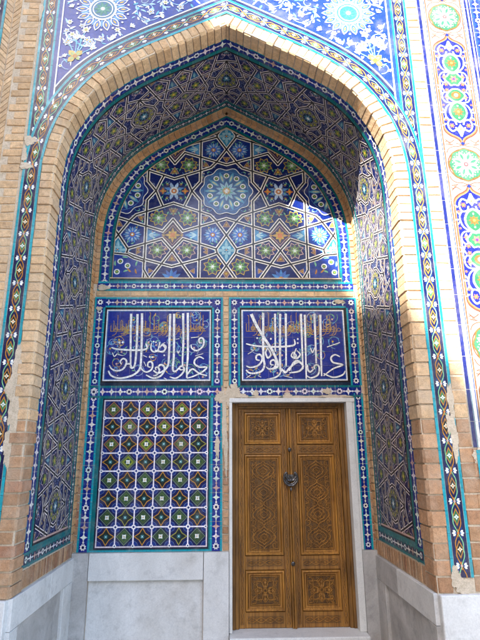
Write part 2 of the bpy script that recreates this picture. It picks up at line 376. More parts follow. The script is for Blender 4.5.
CALR=[(0.032, [(0.263, 1.432), (0.319, 1.303), (0.394, 1.175), (0.469, 1.052), (0.518, 0.94), (0.526, 0.875), (0.472, 0.848)]), (0.024, [(0.389, 1.445), (0.382, 1.002), (0.392, 0.894), (0.365, 0.83), (0.296, 0.805), (0.236, 0.809), (0.203, 0.839)]), (0.0208, [(0.514, 1.436), (0.507, 1.026)]), (0.024, [(0.567, 1.436), (0.553, 0.882), (0.574, 0.84), (0.608, 0.817)]), (0.024, [(0.627, 1.436), (0.614, 0.878)]), (0.0208, [(0.205, 1.112), (0.316, 1.088), (0.5, 1.079), (0.655, 1.087), (0.711, 1.106), (0.707, 1.159)]), (0.024, [(0.314, 1.172), (0.329, 1.171)]), (0.024, [(0.456, 1.164), (0.472, 1.163)]), (0.0224, [(0.738, 1.163), (0.75, 1.161)]), (0.0224, [(0.736, 1.12), (0.749, 1.118)]), (0.0208, [(0.344, 0.937), (0.311, 0.947), (0.311, 0.984), (0.342, 0.999), (0.369, 0.971), (0.362, 0.925), (0.322, 0.882), (0.252, 0.864), (0.206, 0.879)]), (0.0192, [(0.431, 1.068), (0.407, 1.021), (0.427, 0.964), (0.459, 0.999), (0.432, 1.065)]), (0.0192, [(0.487, 0.888), (0.456, 0.897), (0.46, 0.931), (0.491, 0.94), (0.508, 0.906), (0.489, 0.86), (0.437, 0.848), (0.41, 0.871)]), (0.0176, [(0.401, 0.741), (0.477, 0.753), (0.539, 0.787), (0.571, 0.855)]), (0.0192, [(0.725, 1.062), (0.698, 0.99), (0.727, 0.959), (0.763, 0.999), (0.73, 1.04)]), (0.0208, [(0.571, 0.848), (0.603, 0.811), (0.65, 0.86), (0.71, 0.906), (0.764, 0.924)]), (0.0128, [(0.223, 1.003), (0.269, 1.031)]), (0.0128, [(0.205, 0.757), (0.251, 0.787)]), (0.0128, [(0.326, 0.779), (0.356, 0.764)]), (0.0128, [(0.584, 0.779), (0.674, 0.756)]), (0.0144, [(0.254, 1.049), (0.284, 1.04)]), (0.0224, [(0.646, 0.829), (0.686, 0.906), (0.733, 0.931), (0.787, 0.881), (0.748, 0.826), (0.645, 0.808)]), (0.024, [(0.788, 1.436), (0.787, 1.159), (0.785, 0.847)]), (0.0224, [(0.827, 1.425), (0.822, 1.08), (0.816, 0.737)]), (0.024, [(0.93, 1.436), (0.928, 1.159), (0.925, 0.906)]), (0.024, [(0.992, 1.425), (0.979, 1.002), (0.974, 0.774)]), (0.0144, [(0.874, 1.068), (0.891, 1.021), (0.921, 1.077)]), (0.0192, [(0.907, 0.844), (0.902, 0.875), (0.931, 0.89), (0.954, 0.862), (0.938, 0.789), (0.867, 0.756), (0.822, 0.778)]), (0.0192, [(0.833, 0.893), (0.837, 0.84), (0.86, 0.817), (0.895, 0.847)]), (0.0192, [(1.174, 0.974), (1.124, 0.996), (1.081, 0.964), (1.101, 0.915), (1.195, 0.89), (1.097, 0.85), (0.994, 0.777)]), (0.0176, [(0.995, 0.801), (1.092, 0.761), (1.188, 0.785), (1.221, 0.828)]), (0.016, [(1.045, 1.077), (1.183, 1.125)]), (0.0128, [(1.014, 0.725), (1.106, 0.732)]), (0.0176, [(0.688, 1.026), (0.72, 0.99), (0.704, 0.959), (0.671, 0.984), (0.687, 1.021)])]
# ------------------------------------------------------------------ tile patterns
def star_border(S,u0,u1,v0,v1,horiz=True,o0=0,lv=0,edge=TURQ,old=False,unit=.088,e_in=.019,e_out=.019,ends=True):
    """mosaic band of white stars and rings on cobalt between two turquoise strips; runs from u0 to u1, across v0..v1"""
    T=(lambda P:P) if horiz else (lambda P:[(y,x) for x,y in P])
    class W:
        def poly(s,P,c,l): S.poly(T(P),c,l)
    W_=W()
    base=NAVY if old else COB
    W_.poly([(u0,v0),(u1,v0),(u1,v1),(u0,v1)],base,lv)
    a=v0+e_out;b=v1-e_in;m=(a+b)/2;hw=(b-a)/2
    n=max(1,round((u1-u0)/unit));un=(u1-u0)/n
    k0=0
    for k in range(int((u1-u0)/.11)+1):
        x=u0+k*.11
        for (p,q,c) in ((v0,a,edge),(b,v1,edge)):
            if q-p<.003: continue
            x1=min(u1,x+.108)
            if x1>x: W_.poly([(x,p),(x1,p),(x1,q),(x,q)],c,lv+2)
    W_.poly([(u0,v0),(u1,v0),(u1,a),(u0,a)],GROUT,lv+1);W_.poly([(u0,b),(u1,b),(u1,v1),(u0,v1)],GROUT,lv+1)
    for i in range(n):
        x=u0+(i+.5)*un;t=(i+o0)%4;r=hw*.98;j=lambda q:q*random.uniform(.93,1.05)
        wh=tuple(q*random.uniform(.82,1) for q in (PNK if (t==2 and random.random()<.5) else WHITE))
        if t==0:
            star(W_,x,m,j(r*.86),r*.60,8,wh,lv+2,PI/8);disc(W_,x,m,r*.34,NAVY,lv+3,8)
        else:
            star(W_,x,m,j(r*1.0),r*.40,4,wh,lv+2)
            if random.random()<.5: disc(W_,x,m,r*.14,OCH,lv+3,6)
        if i<n-1:
            xm=x+un/2
            W_.poly([(xm-un*.20,m),(xm,m+r*.26),(xm+un*.20,m),(xm,m-r*.26)],wh,lv+2)
            for sg in (1,-1):
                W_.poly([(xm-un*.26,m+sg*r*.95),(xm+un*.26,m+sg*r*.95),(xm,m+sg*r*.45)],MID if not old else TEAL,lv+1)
        if i%3==2: W_.poly([(x+un/2-.0012,v0),(x+un/2+.0012,v0),(x+un/2+.0012,v1),(x+un/2-.0012,v1)],GROUT,lv+4)
def floral_band(S,u0,u1,m,hw,ph=0,per=.205,e=.022,bg=NAVY,edge=TURQ,miss=()):
    """two intertwined coloured stems with blossoms in the lozenges, turquoise strips at both sides"""
    S.poly([(u0,m-hw),(u1,m-hw),(u1,m+hw),(u0,m+hw)],bg,0)
    k=u0
    while k<u1:
        k1=min(u1,k+random.uniform(.10,.16))
        for sg in (1,-1):
            a,b=m+sg*hw,m+sg*(hw-e)
            S.poly([(k,min(a,b)),(k1-.002,min(a,b)),(k1-.002,max(a,b)),(k,max(a,b))],edge,2)
        k=k1
    for sg in (1,-1): S.poly([(u0,m+sg*(hw-e)-.001),(u1,m+sg*(hw-e)-.001),(u1,m+sg*(hw-e)+.001),(u0,m+sg*(hw-e)+.001)],GROUT,3)
    A=(hw-e)*.55;n=int((u1-u0)/.0128)
    for sg,c in ((1,OCH),(-1,LGR)):
        pts=[]
        for i in range(n+1):
            u=u0+(u1-u0)*i/n;pts.append((u,m+sg*A*math.cos(PI*(u-ph)/per)*(1-.15*math.cos(2*PI*(u-ph)/per*2))))
        ribbon(S,pts,.0068,c,3 if sg>0 else 4)
    pts=[]
    i=math.ceil((u0-ph)/per-1)
    while ph+i*per<u1+per:
        u=ph+i*per;q=i%2
        if u0<u<u1:
            # lozenge with flower
            w=per*.34;h=A*.98
            cc=(GRN,BLK)[q]
            S.poly([(u-w*.62,m),(u,m+h*.72),(u+w*.62,m),(u,m-h*.72)],cc,1)
            ribbon(S,[(u-w*.75,m),(u,m+h*.85),(u+w*.75,m),(u,m-h*.85)],.006,(OCH,YEL)[q] if q==0 else OCH,2,closed=True)
            star(S,u,m,.021,.010,4,WHITE if q==0 else (.78,.70,.50),5);disc(S,u,m,.0055,(LGR,ORG)[q],6,6)
        v=u+per/2
        if u0<v<u1:
            for sg in (1,-1):
                y=m+sg*A*.92
                for da in (-.75,0,.75): petal(S,v,y-sg*.012,(PI/2*sg)+da,.029,.017,WHITE,4,.6)
                disc(S,v,y-sg*.009,.005,LBL,6,6)
                for d2 in (-1,1):
                    leaf(S,v+d2*.012,y-sg*.004,(0 if d2>0 else PI),.03,.007,.25*sg*d2,MID,1)
            disc(S,v,m,.009,ORG if q else PNK,5,7)
            for d2 in (-1,1): petal(S,v,m,0 if d2>0 else PI,.028,.010,(ORG,OCH)[q],2,.5)
        i+=1
# fundamental cell of the ten-fold strapwork (width .59, height .72), mirrored on all four sides
CW,CH=.59,.72
def girih_bands():
    return [[(.59,0),(.475,.135),(.11,.015),(0,.18)],[(0,.18),(.12,.355),(.18,.42),(.32,.47),(.59,.566)],
            [(.59,.37),(.48,.225),(0,.38)],[(.295,0),(.295,.60),(.39,.72)],[(.11,.015),(.11,0)],[(.47,.53),(.43,.62),(.39,.72)]]
def strap(S,w,cw,cb,edge,l):
    for b in girih_bands():
        ribbon(S,b,w+2*edge,cw,l,ext=.012)
        ribbon(S,b,w,cb,l+1,ext=.012)
def cell_lunette(S,side=False):
    S.poly([(0,0),(CW,0),(CW,CH),(0,CH)],(.004,.014,.12),0)
    def fld(P,c): S.poly(P,c,1)
    fld([(.0,.18),(.11,.015),(.295,.075),(.295,.28),(.09,.35)],(.008,.03,.20))
    fld([(.295,.075),(.475,.135),(.475,.225),(.295,.28)],MID)
    fld([(.59,.0),(.475,.135),(.475,.225),(.59,.37)],(.16,.09,.03))
    # scrolls behind everything
    for (x,y,r) in ((.2,.5,.07),(.45,.48,.05),(.15,.1,.06),(.5,.64,.06),(.08,.46,.05),(.37,.08,.05),(.56,.45,.04),(.24,.30,.04)):
        pts=[(x+r*(1-t/14)*math.cos(t*.55),y+r*(1-t/14)*math.sin(t*.55)) for t in range(14)]
        ribbon(S,pts,.006,LBL if (x*10)%2<1 else TEAL,1)
        for t in (2,5,8): leaf(S,pts[t][0],pts[t][1],t*.8,.035,.014,.3,(LBL,OCH,LGR)[t%3],2)
    rf=random.Random(3)
    for q in range(46):
        x,y=rf.uniform(.02,.57),rf.uniform(.02,.70);r=rf.uniform(.012,.026);a=rf.uniform(0,6)
        ribbon(S,[(x+r*(1-t*.09)*math.cos(a+t*.8),y+r*(1-t*.09)*math.sin(a+t*.8)) for t in range(8)],.0045,rf.choice(((.30,.40,.62),(.16,.36,.42),(.40,.26,.12))),1)
        if q%3==0: disc(S,x,y,.009,rf.choice((YEL,PNK,LGR,WHITE)),2,6)
    # blue ten-petalled flower
    x,y=.150,.185
    for k in range(10): petal(S,x,y,PI*k/5,.105,.034,LBL,2,.62)
    for k in range(10): petal(S,x,y,PI*k/5+PI/10,.092,.018,(.42,.56,.70),3,.7)
    for k in range(10): petal(S,x,y,PI*k/5,.060,.020,(.05,.16,.62),4,.62)
    disc(S,x,y,.026,OCH,5,10);disc(S,x,y,.013,WHITE,6,8)
    # green stars
    for (x,y,g) in ((.43,.385,0),(.43,0,1)):
        star(S,x,y,.102,.068,8,(.05,.045,.10),2,PI/8)
        starline(S,x,y,.098,.068,8,.008,YEL if g==0 else PNK,3,PI/8)
        flower(S,x,y,.075,8,(.16,.26,.10) if g else (.10,.30,.10),WHITE,4,0,OLV)
        star(S,x,y,.040,.018,6,(.45,.66,.40),7);disc(S,x,y,.014,WHITE,8,8)
    # gold cross in the upright lozenge
    x,y=.59,.18
    S.poly([(x-.10,y),(x,y+.16),(x+.10,y),(x,y-.16)],(.05,.03,.08),2);star(S,x,y,.092,.034,4,GOLD,3)
    starline(S,x,y,.118,.075,4,.005,PNK,3,PI/2);star(S,x,y,.055,.022,4,ORG,4,PI/4)
    for k in range(4): disc(S,x+.045*math.cos(PI/4+PI/2*k),y+.045*math.sin(PI/4+PI/2*k),.013,YEL,5,8)
    disc(S,x,y,.016,ORG,6,8)
    # turquoise lozenge
    star(S,0,0,.15,.085,4,(.02,.24,.42),1)
    for k in range(4): disc(S,.045*math.cos(PI/4+PI/2*k),.045*math.sin(PI/4+PI/2*k),.020,(.35,.60,.66),3,8)
    for k in range(4): petal(S,0,0,PI/2*k,.12,.035,(.30,.55,.62),2,.6)
    disc(S,0,0,.012,ORG,4,8)
    # pale blue triangle
    S.poly([(.315,.11),(.46,.18),(.315,.25)],(.08,.30,.55),2)
    for k in (-.45,0,.45): petal(S,.325,.18,k,.09,.020,(.45,.66,.72),3)
    # small kites and triangles
    for (x,y,r,a) in ((.235,.385,.036,.6),(.22,.02,.03,0),(0,.305,.042,PI/2),(.59,.47,.05,-PI/2),(.56,.06,.0,0),(.52,.0,.03,PI),(.36,.425,.02,0)):
        if r<=0: continue
        star(S,x,y,r,r*.5,3,(.30,.16,.07),2,a);starline(S,x,y,r*1.1,r*.62,3,.004,PNK,3,a);disc(S,x,y,r*.25,YEL,4,6)
    # eye rosette
    x,y=.59,.72
    ring(S,x,y,.040,.016,WHITE,5,16);disc(S,x,y,.030,ORG,4,12);disc(S,x,y,.014,WHITE,6,8)
    for k in range(8): petal(S,x,y,PI*k/4+PI/8,.115,.038,(.40,.55,.75) if k%2 else (.10,.25,.60),2,.65)
    star(S,x-.125,y,.045,.02,4,ORG,3);disc(S,x-.125,y,.012,YEL,4,6)
    # large medallion
    x,y=0,.72
    P=[(x+(.283+.016*math.cos(10*2*PI*k/80))*math.cos(2*PI*k/80),y+(.283+.016*math.cos(10*2*PI*k/80))*math.sin(2*PI*k/80)) for k in range(80)]
    S.poly(P,(.012,.03,.20) if side else (.03,.11,.29),12);ribbon(S,P,.009,WHITE,13,closed=True)  # centre medallion paler than the side ones: sky sheen put into its colour
    ring(S,x,y,.245,.006,LBL,13,40)
    for k in range(10):
        a=2*PI*k/10+PI/10;cx,cy=x+.195*math.cos(a),y+.195*math.sin(a)
        ring(S,cx,cy,.027,.013,WHITE,14,10);disc(S,cx,cy,.021,GRN,13,10);disc(S,cx,cy,.008,YEL,15,6)
        b=a+PI/10;petal(S,x+.10*math.cos(b),y+.10*math.sin(b),b,.15,.045,(.10,.34,.50),14,.6)
        petal(S,x+.12*math.cos(b),y+.12*math.sin(b),b,.09,.02,(.55,.60,.40),15,.6)
    flower(S,x,y,.125,10,(.30,.50,.62),YEL,15,PI/10,(.12,.40,.30))
    ring(S,x,y,.040,.008,OCH,18,14);star(S,x,y,.035,.015,5,WHITE,19)
    strap(S,.0165,(.86,.80,.72),BLK,.0115,9)
def cell_low(S):
    S.poly([(0,0),(CW,0),(CW,CH),(0,CH)],(.004,.014,.12),0)
    for (x,y,g) in ((.15,.19,0),(.43,0,1)):
        star(S,x,y,.108,.072,8,(.05,.045,.10),2,PI/8);starline(S,x,y,.100,.070,8,.008,YEL if g==0 else PNK,3,PI/8)
        flower(S,x,y,.075,8,(.16,.26,.10) if g else (.10,.30,.10),WHITE,4,0,OLV);star(S,x,y,.040,.018,6,(.45,.66,.40),7);disc(S,x,y,.014,WHITE,8,8)
    x,y=.59,.33
    for k in range(12): petal(S,x,y,PI*k/6,.115,.034,LBL if k%2 else (.06,.14,.42),2,.62)
    disc(S,x,y,.03,OCH,4,10)
    star(S,0,0,.15,.085,4,(.02,.20,.36),1)
    for k in range(4): disc(S,.045*math.cos(PI/4+PI/2*k),.045*math.sin(PI/4+PI/2*k),.020,(.30,.50,.56),3,8);petal(S,0,0,PI/2*k,.12,.035,(.25,.48,.55),2,.6)
    for (x,y,r,a) in ((.0,.27,.05,PI/2),(.59,.10,.045,-PI/2),(.36,.24,.03,0),(.22,.02,.03,0)):
        star(S,x,y,r,r*.5,3,(.30,.16,.07),2,a);starline(S,x,y,r*1.1,r*.62,3,.004,PNK,3,a);disc(S,x,y,r*.25,YEL,4,6)
    S.poly([(.31,.16),(.31,.34),(.40,.27)],MID,1)
    for b in ([(0,.18),(.10,.035),(.28,.105),(.59,.19)],[(.59,0),(.37,.32),(.30,.42)],[(.295,0),(.295,.72)],[(.10,.035),(.11,0)],[(0,.18),(.12,.36)]):
        ribbon(S,b,.039,(.86,.80,.72),9,ext=.012);ribbon(S,b,.0165,BLK,10,ext=.012)
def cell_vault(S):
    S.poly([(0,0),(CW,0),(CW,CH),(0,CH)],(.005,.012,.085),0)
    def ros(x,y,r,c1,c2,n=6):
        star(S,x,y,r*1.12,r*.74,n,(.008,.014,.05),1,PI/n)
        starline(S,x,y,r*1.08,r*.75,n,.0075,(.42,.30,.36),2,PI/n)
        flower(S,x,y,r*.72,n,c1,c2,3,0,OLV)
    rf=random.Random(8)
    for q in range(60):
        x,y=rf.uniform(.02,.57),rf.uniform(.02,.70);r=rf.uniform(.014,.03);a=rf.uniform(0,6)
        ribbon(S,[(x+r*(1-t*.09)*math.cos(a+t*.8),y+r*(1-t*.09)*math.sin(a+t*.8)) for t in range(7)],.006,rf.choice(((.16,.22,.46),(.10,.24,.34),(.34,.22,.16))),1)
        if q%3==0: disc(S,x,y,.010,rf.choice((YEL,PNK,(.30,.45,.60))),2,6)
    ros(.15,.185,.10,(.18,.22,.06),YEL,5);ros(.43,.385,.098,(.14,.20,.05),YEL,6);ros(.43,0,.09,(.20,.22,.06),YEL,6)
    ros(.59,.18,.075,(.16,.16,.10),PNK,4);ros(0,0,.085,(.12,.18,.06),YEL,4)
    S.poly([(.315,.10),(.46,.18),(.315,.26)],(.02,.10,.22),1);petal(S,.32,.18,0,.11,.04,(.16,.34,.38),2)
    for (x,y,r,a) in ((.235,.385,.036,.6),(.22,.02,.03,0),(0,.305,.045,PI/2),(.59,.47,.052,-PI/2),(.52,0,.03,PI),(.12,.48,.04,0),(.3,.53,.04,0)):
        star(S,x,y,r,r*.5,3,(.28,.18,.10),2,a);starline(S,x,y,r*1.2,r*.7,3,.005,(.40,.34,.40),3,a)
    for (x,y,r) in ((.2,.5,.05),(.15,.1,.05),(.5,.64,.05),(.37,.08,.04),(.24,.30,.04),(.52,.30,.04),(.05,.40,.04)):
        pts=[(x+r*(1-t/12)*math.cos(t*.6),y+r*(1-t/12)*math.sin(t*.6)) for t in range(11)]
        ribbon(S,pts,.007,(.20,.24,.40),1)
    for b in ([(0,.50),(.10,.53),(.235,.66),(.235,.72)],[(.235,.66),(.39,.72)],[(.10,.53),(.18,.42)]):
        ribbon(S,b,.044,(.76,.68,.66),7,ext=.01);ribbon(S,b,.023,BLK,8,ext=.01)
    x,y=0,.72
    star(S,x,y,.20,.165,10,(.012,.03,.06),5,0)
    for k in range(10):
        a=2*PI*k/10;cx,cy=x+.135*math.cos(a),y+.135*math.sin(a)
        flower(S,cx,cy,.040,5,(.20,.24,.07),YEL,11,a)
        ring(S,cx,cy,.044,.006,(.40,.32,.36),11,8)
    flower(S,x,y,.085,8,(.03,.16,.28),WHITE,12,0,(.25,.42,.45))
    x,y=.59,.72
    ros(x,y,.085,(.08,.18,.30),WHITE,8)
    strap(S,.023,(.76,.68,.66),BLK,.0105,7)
def cell_tiles(cellfn):
    r=Rec()
    class C_:
        def poly(s,P,c,l):
            for h in rect_h(0,CW,0,CH):
                P=clip_half(P,*h)
                if len(P)<3:return
            r.poly(P,c,l)
    cellfn(C_());return r.L
def lay_cells(S,L,u0,v0,i0,i1,j0,j1,sc=1,swap=False,scv=None):
    scv=scv or sc
    for i in range(i0,i1):
        for j in range(j0,j1):
            mi=i%2;mj=j%2
            for P,c,l in L:
                Q=[]
                for x,y in P:
                    a=(i+(1-x/CW if mi else x/CW))*CW*sc;b=(j+(1-y/CH if mj else y/CH))*CH*scv
                    Q.append((u0+b,v0+a) if swap else (u0+a,v0+b))
                S.poly(Q,c,l)
def vine(S,pts,w,c,l,seed,cl=(WHITE,LBL),every=5,fl=True,size=.05):
    rnd=random.Random(seed);P=cr(pts,8);ribbon(S,P,w,c,l)
    for i in range(3,len(P)-1,every):
        a=math.atan2(P[i][1]-P[i-1][1],P[i][0]-P[i-1][0]);sg=1 if (i//every)%2 else -1
        leaf(S,P[i][0],P[i][1],a+sg*rnd.uniform(.5,1.1),size*rnd.uniform(.7,1.1),size*.30,-.3*sg,rnd.choice(cl),l+1)
def blossom(S,x,y,r,rot,l,seed=0):
    q=seed%3
    if q==0:
        for k in range(5): petal(S,x,y,rot+2*PI*k/5,r,r*.62,WHITE,l,.62)
        for k in range(5): petal(S,x,y,rot+2*PI*k/5,r*.72,r*.26,LBL,l+1,.62)
        disc(S,x,y,r*.24,YEL,l+2,8)
    elif q==1:
        for k,a in enumerate((-.9,-.3,.3,.9)): petal(S,x,y,rot+a,r*1.15,r*.5,WHITE,l,.65)
        petal(S,x,y,rot,r*.8,r*.5,(.45,.62,.80),l+1,.6);disc(S,x,y,r*.3,WHITE,l+2,8);disc(S,x,y,r*.14,YEL,l+3,6)
    else:
        for k in range(6): petal(S,x,y,rot+PI*k/3,r*.9,r*.5,WHITE,l,.6)
        disc(S,x,y,r*.36,YEL,l+1,8);disc(S,x,y,r*.18,LGR,l+2,6)
def frame_line(S,x0,x1,z0,z1,w,c,l):
    S.poly([(x0,z0),(x1,z0),(x1,z0+w),(x0,z0+w)],c,l);S.poly([(x0,z1-w),(x1,z1-w),(x1,z1),(x0,z1)],c,l)
    S.poly([(x0,z0+w),(x0+w,z0+w),(x0+w,z1-w),(x0,z1-w)],c,l);S.poly([(x1-w,z0+w),(x1,z0+w),(x1,z1-w),(x1-w,z1-w)],c,l)
# bricks -------------------------------------------------------------------
def brickcol(z=2.,k=0):
    t=random.random()
    a=(.62,.40,.22) if z>.2 else (.53,.315,.175)
    b=(.44,.24,.13) if z<.2 else (.70,.49,.29)
    q=random.uniform(.80,1.12)
    if z<-.2 and random.random()<.35: a=(.36,.17,.10)
    return tuple((a[i]*(1-t)+b[i]*t)*q for i in range(3))
def frustum(mb,f,P,h0,h1,ins,c,mat='brick'):
    n=len(P);cx=sum(p[0] for p in P)/n;cy=sum(p[1] for p in P)/n
    Q=[]
    for x,y in P:
        dx,dy=cx-x,cy-y
        Q.append((x+(ins if dx>0 else -ins),y+(ins if dy>0 else -ins)) if n==4 else (x+dx*.1,y+dy*.1))
    A=[f(x,y,h0) for x,y in P];Bm=[f(x*.5+q[0]*.5,y*.5+q[1]*.5,h0+(h1-h0)*.85) for (x,y),q in zip(P,Q)];B=[f(x,y,h1) for x,y in Q]
    mb.face(B,c,mat)
    for i in range(n):
        j=(i+1)%n;mb.face([A[i],A[j],Bm[j],Bm[i]],c,mat);mb.face([Bm[i],Bm[j],B[j],B[i]],c,mat)
def courses(mb,f,x0,x1,z0,z1,hc,wmax=.24,joint=.009,h0=-.003,h1=.007,xfun=None,ins=.004):
    z=z0;k=0
    while z<z1-.01:
        hh=hc(z) if callable(hc) else hc
        zt=min(z1,z+hh);a,b=(x0,x1) if not xfun else xfun(z)
        w=b-a;n=max(1,round(w/wmax)) if k%2 else max(1,round(w/wmax+.5))
        cuts=[a+w*i/n for i in range(n+1)]
        for i in range(1,n): cuts[i]+=random.uniform(-.2,.2)*w/n
        for i in range(n):
            j=joint/2;xx0,xx1=cuts[i]+j*random.uniform(.5,1.1),cuts[i+1]-j*random.uniform(.5,1.1)
            o=[random.uniform(-.0035,.0035) for _ in range(4)]
            frustum(mb,f,[(xx0,z+j+o[0]),(xx1,z+j+o[1]),(xx1,zt-j+o[2]),(xx0,zt-j+o[3])],h0,h1+random.uniform(-.004,.004),ins,brickcol(z))
        z=zt;k+=1
# ================================================================== THE PORTAL
GZ=-H
portal=empty('tiled_portal',(0,0,GZ),'tall brick portal with blue mosaic tiles, pointed arch niche and carved wooden door','portal')
# ---- masonry body
mb=MB();PL=(.50,.41,.30)
N=90;ss=[_S[0]-.0+(SL-_S[0])*i/N for i in range(N+1)]
XO=3.4;ZT=6.6
for sd in (1,-1):
    for i in range(N):
        a=prof(ss[i]);b=prof(ss[i+1])
        mb.face([(sd*a[0],YF,a[1]),(sd*XO,YF,a[1]),(sd*XO,YF,b[1]),(sd*b[0],YF,b[1])],PL,'plaster')
        f=f_reveal(sd)
        for k in range(4):
            d0=DF+(DB-DF)*k/4;d1=DF+(DB-DF)*(k+1)/4
            mb.face([f(ss[i],d0,0),f(ss[i],d1,0),f(ss[i+1],d1,0),f(ss[i+1],d0,0)],PL,'plaster')
    mb.face([(0,YF,prof(SL)[1]),(sd*XO,YF,prof(SL)[1]),(sd*XO,YF,ZT),(0,YF,ZT)],PL,'plaster')
    mb.face([(sd*XO,YF,-1.8),(sd*XO,1.2,-1.8),(sd*XO,1.2,ZT),(sd*XO,YF,ZT)],PL,'plaster')
mb.face([(-XO,YF,ZT),(XO,YF,ZT),(XO,1.2,ZT),(-XO,1.2,ZT)],PL,'plaster');mb.face([(-XO,1.2,-1.8),(XO,1.2,-1.8),(XO,1.2,ZT),(-XO,1.2,ZT)],PL,'plaster')
for x0,x1,z0,z1 in ((-1.45,.045,-1.8,4.1),(1.235,1.45,-1.8,4.1),(.045,1.235,.515,4.1)):
    mb.face([(x0,0,z0),(x1,0,z0),(x1,0,z1),(x0,0,z1)],PL,'plaster')
hcR=lambda z:.104 if z<1.05 else .075
hcL=lambda z:.082 if z<1.0 else .073
# facade brickwork
courses(mb,wallF,1.668,1.772,-.893,6.2,hcR,.30)
courses(mb,wallF,2.39,3.38,-.893,6.2,.075,.22)
courses(mb,wallF,1.76,2.36,-.893,.04,hcR,.24)
kk=[0]
def tooth(z):
    kk[0]+=1;return (-1.85 if kk[0]%2 else -1.80,-1.688)
courses(mb,wallF,-1.85,-1.688,-.893,6.2,hcL,.30,xfun=tooth)
courses(mb,wallF,-3.38,-2.25,-.893,6.2,.075,.22)
def herring(x0,x1,z0,z1):
    L,w=.20,.040;rh=rect_h(x0,x1,z0,z1);pit=w*math.sqrt(2)
    cc=x0;kz=int((z1-z0)/pit)+8
    ncol=2;cw=(x1-x0)/ncol
    for c in range(ncol):
        xa=x0+cw*c;xb=xa+cw;sl=1 if c%2 else -1
        for k in range(-4,kz):
            zb=z0+k*pit;zt=zb+pit-.010
            # slanted brick spanning the column
            if sl>0:P=[(xa+.003,zb),(xb-.003,zb+cw),(xb-.003,zt+cw),(xa+.003,zt)]
            else:P=[(xa+.003,zb+cw),(xb-.003,zb),(xb-.003,zt),(xa+.003,zt+cw)]
            for h in rh: 
                P=clip_half(P,*h)
                if len(P)<3:break
            if len(P)>2: frustum(mb,wallF,P,-.002,.007+random.uniform(-.002,.002),.003,brickcol(2) if False else tuple(q*.98 for q in brickcol(3)))
herring(-2.0,-1.857,-.6,6.0)
# soldier course at the foot of the reveals, upright bricks
for sd in (1,-1):
    f=f_reveal(sd);d=3.79
    while d<4.94:
        w=random.uniform(.058,.068);frustum(mb,(lambda u,v,h,f=f:f(u,v,h)),[(.012,d),(.012,min(4.96,d+w-.015)),(.131,min(4.96,d+w-.015)),(.131,d)],-.002,.006+random.uniform(-.003,.003),.004,tuple(q*.9 for q in brickcol(-.6)));d+=w
# bricks of the back wall between the tile panels
courses(mb,wallB,-.032,.028,-.855,1.625,.072,.3,h1=.012)
courses(mb,wallB,-1.412,-1.381,-.855,1.7,.072,.3,h1=.012)
courses(mb,wallB,1.386,1.412,-.855,1.7,.072,.3,h1=.012)
def flatrow():
    x=-1.37
    while x<1.37:
        w=random.uniform(.16,.24);frustum(mb,wallB,[(x,1.628),(min(1.375,x+w-.008),1.628),(min(1.375,x+w-.008),1.684),(x,1.684)],-.002,.010,.004,tuple(q*1.05 for q in brickcol(2)));x+=w
flatrow()
mb.build('brick_wall',portal)
# ---- rounded brick edge of the arch: every brick turns the corner
for sd in (1,-1):
    mb=MB();s=.002
    while s<SL-.002:
        z=prof(s)[1];st=hcR(z) if sd>0 else hcL(z)
        s1=min(SL,s+st)
        if SL-s1<.03:s1=SL
        j=random.uniform(.005,.0085);a0,a1=s+j,s1-random.uniform(.005,.0085)
        h=.011+random.uniform(-.006,.005);c=brickcol(z);g=random.uniform(.014,.026)
        dep=DF+.176+random.uniform(-.006,.004);out=.101+random.uniform(-.005,.003)
        fr=f_reveal(sd)
        def sec(u):
            x,zz,nx,nz=prof(u)
            P=lambda o,y:(sd*(x+nx*o),y,zz+nz*o)
            return [P(out,YF+.004),P(out,YF-h+.002),P(out-.004,YF-h),P(-h+g,YF-h),P(-h,YF-h+g),fr(u,dep-.004,h),fr(u,dep,h-.002),fr(u,dep,-.003)]
        n=2 if s1-s>.05 else 1
        secs=[sec(a0+(a1-a0)*i/n) for i in range(n+1)]
        for i in range(n):
            for k in range(7): mb.face([secs[i][k],secs[i][k+1],secs[i+1][k+1],secs[i+1][k]],c,'brick')
        mid=[tuple((secs[0][2][q]+secs[0][5][q])/2 for q in range(3))]
        for E in (secs[0],secs[-1]):
            u=a0 if E is secs[0] else a1
            x,zz,nx,nz=prof(u);core=(sd*(x+nx*.03),YF+.03,zz+nz*.03)
            for k in range(7): mb.face([E[k],E[k+1],core],c,'brick')
        s=s1
    mb.build('brick_arch_rim',portal)
# ---- brick ring at the inner end of the vault
for sd in (1,-1):
    mb=MB();s=.145;fr=f_reveal(sd);fb=f_back(sd)
    while s<SL-.01:
        s1=min(SL,s+.070);c=brickcol(1.);c=(c[0]*.95,c[1]*.80,c[2]*.66);a,b=s+.004,s1-.004
        frustum(mb,fr,[(a,DB-.098),(b,DB-.098),(b,DB-.012),(a,DB-.012)],-.002,.012+random.uniform(-.002,.002),.003,c)
        if prof(s)[1]>1.70:
            frustum(mb,fb,[(a,.012),(b,.012),(b,.055),(a,.055)],-.002,.012,.003,c)
        s=s1
    mb.build('brick_ring',portal)
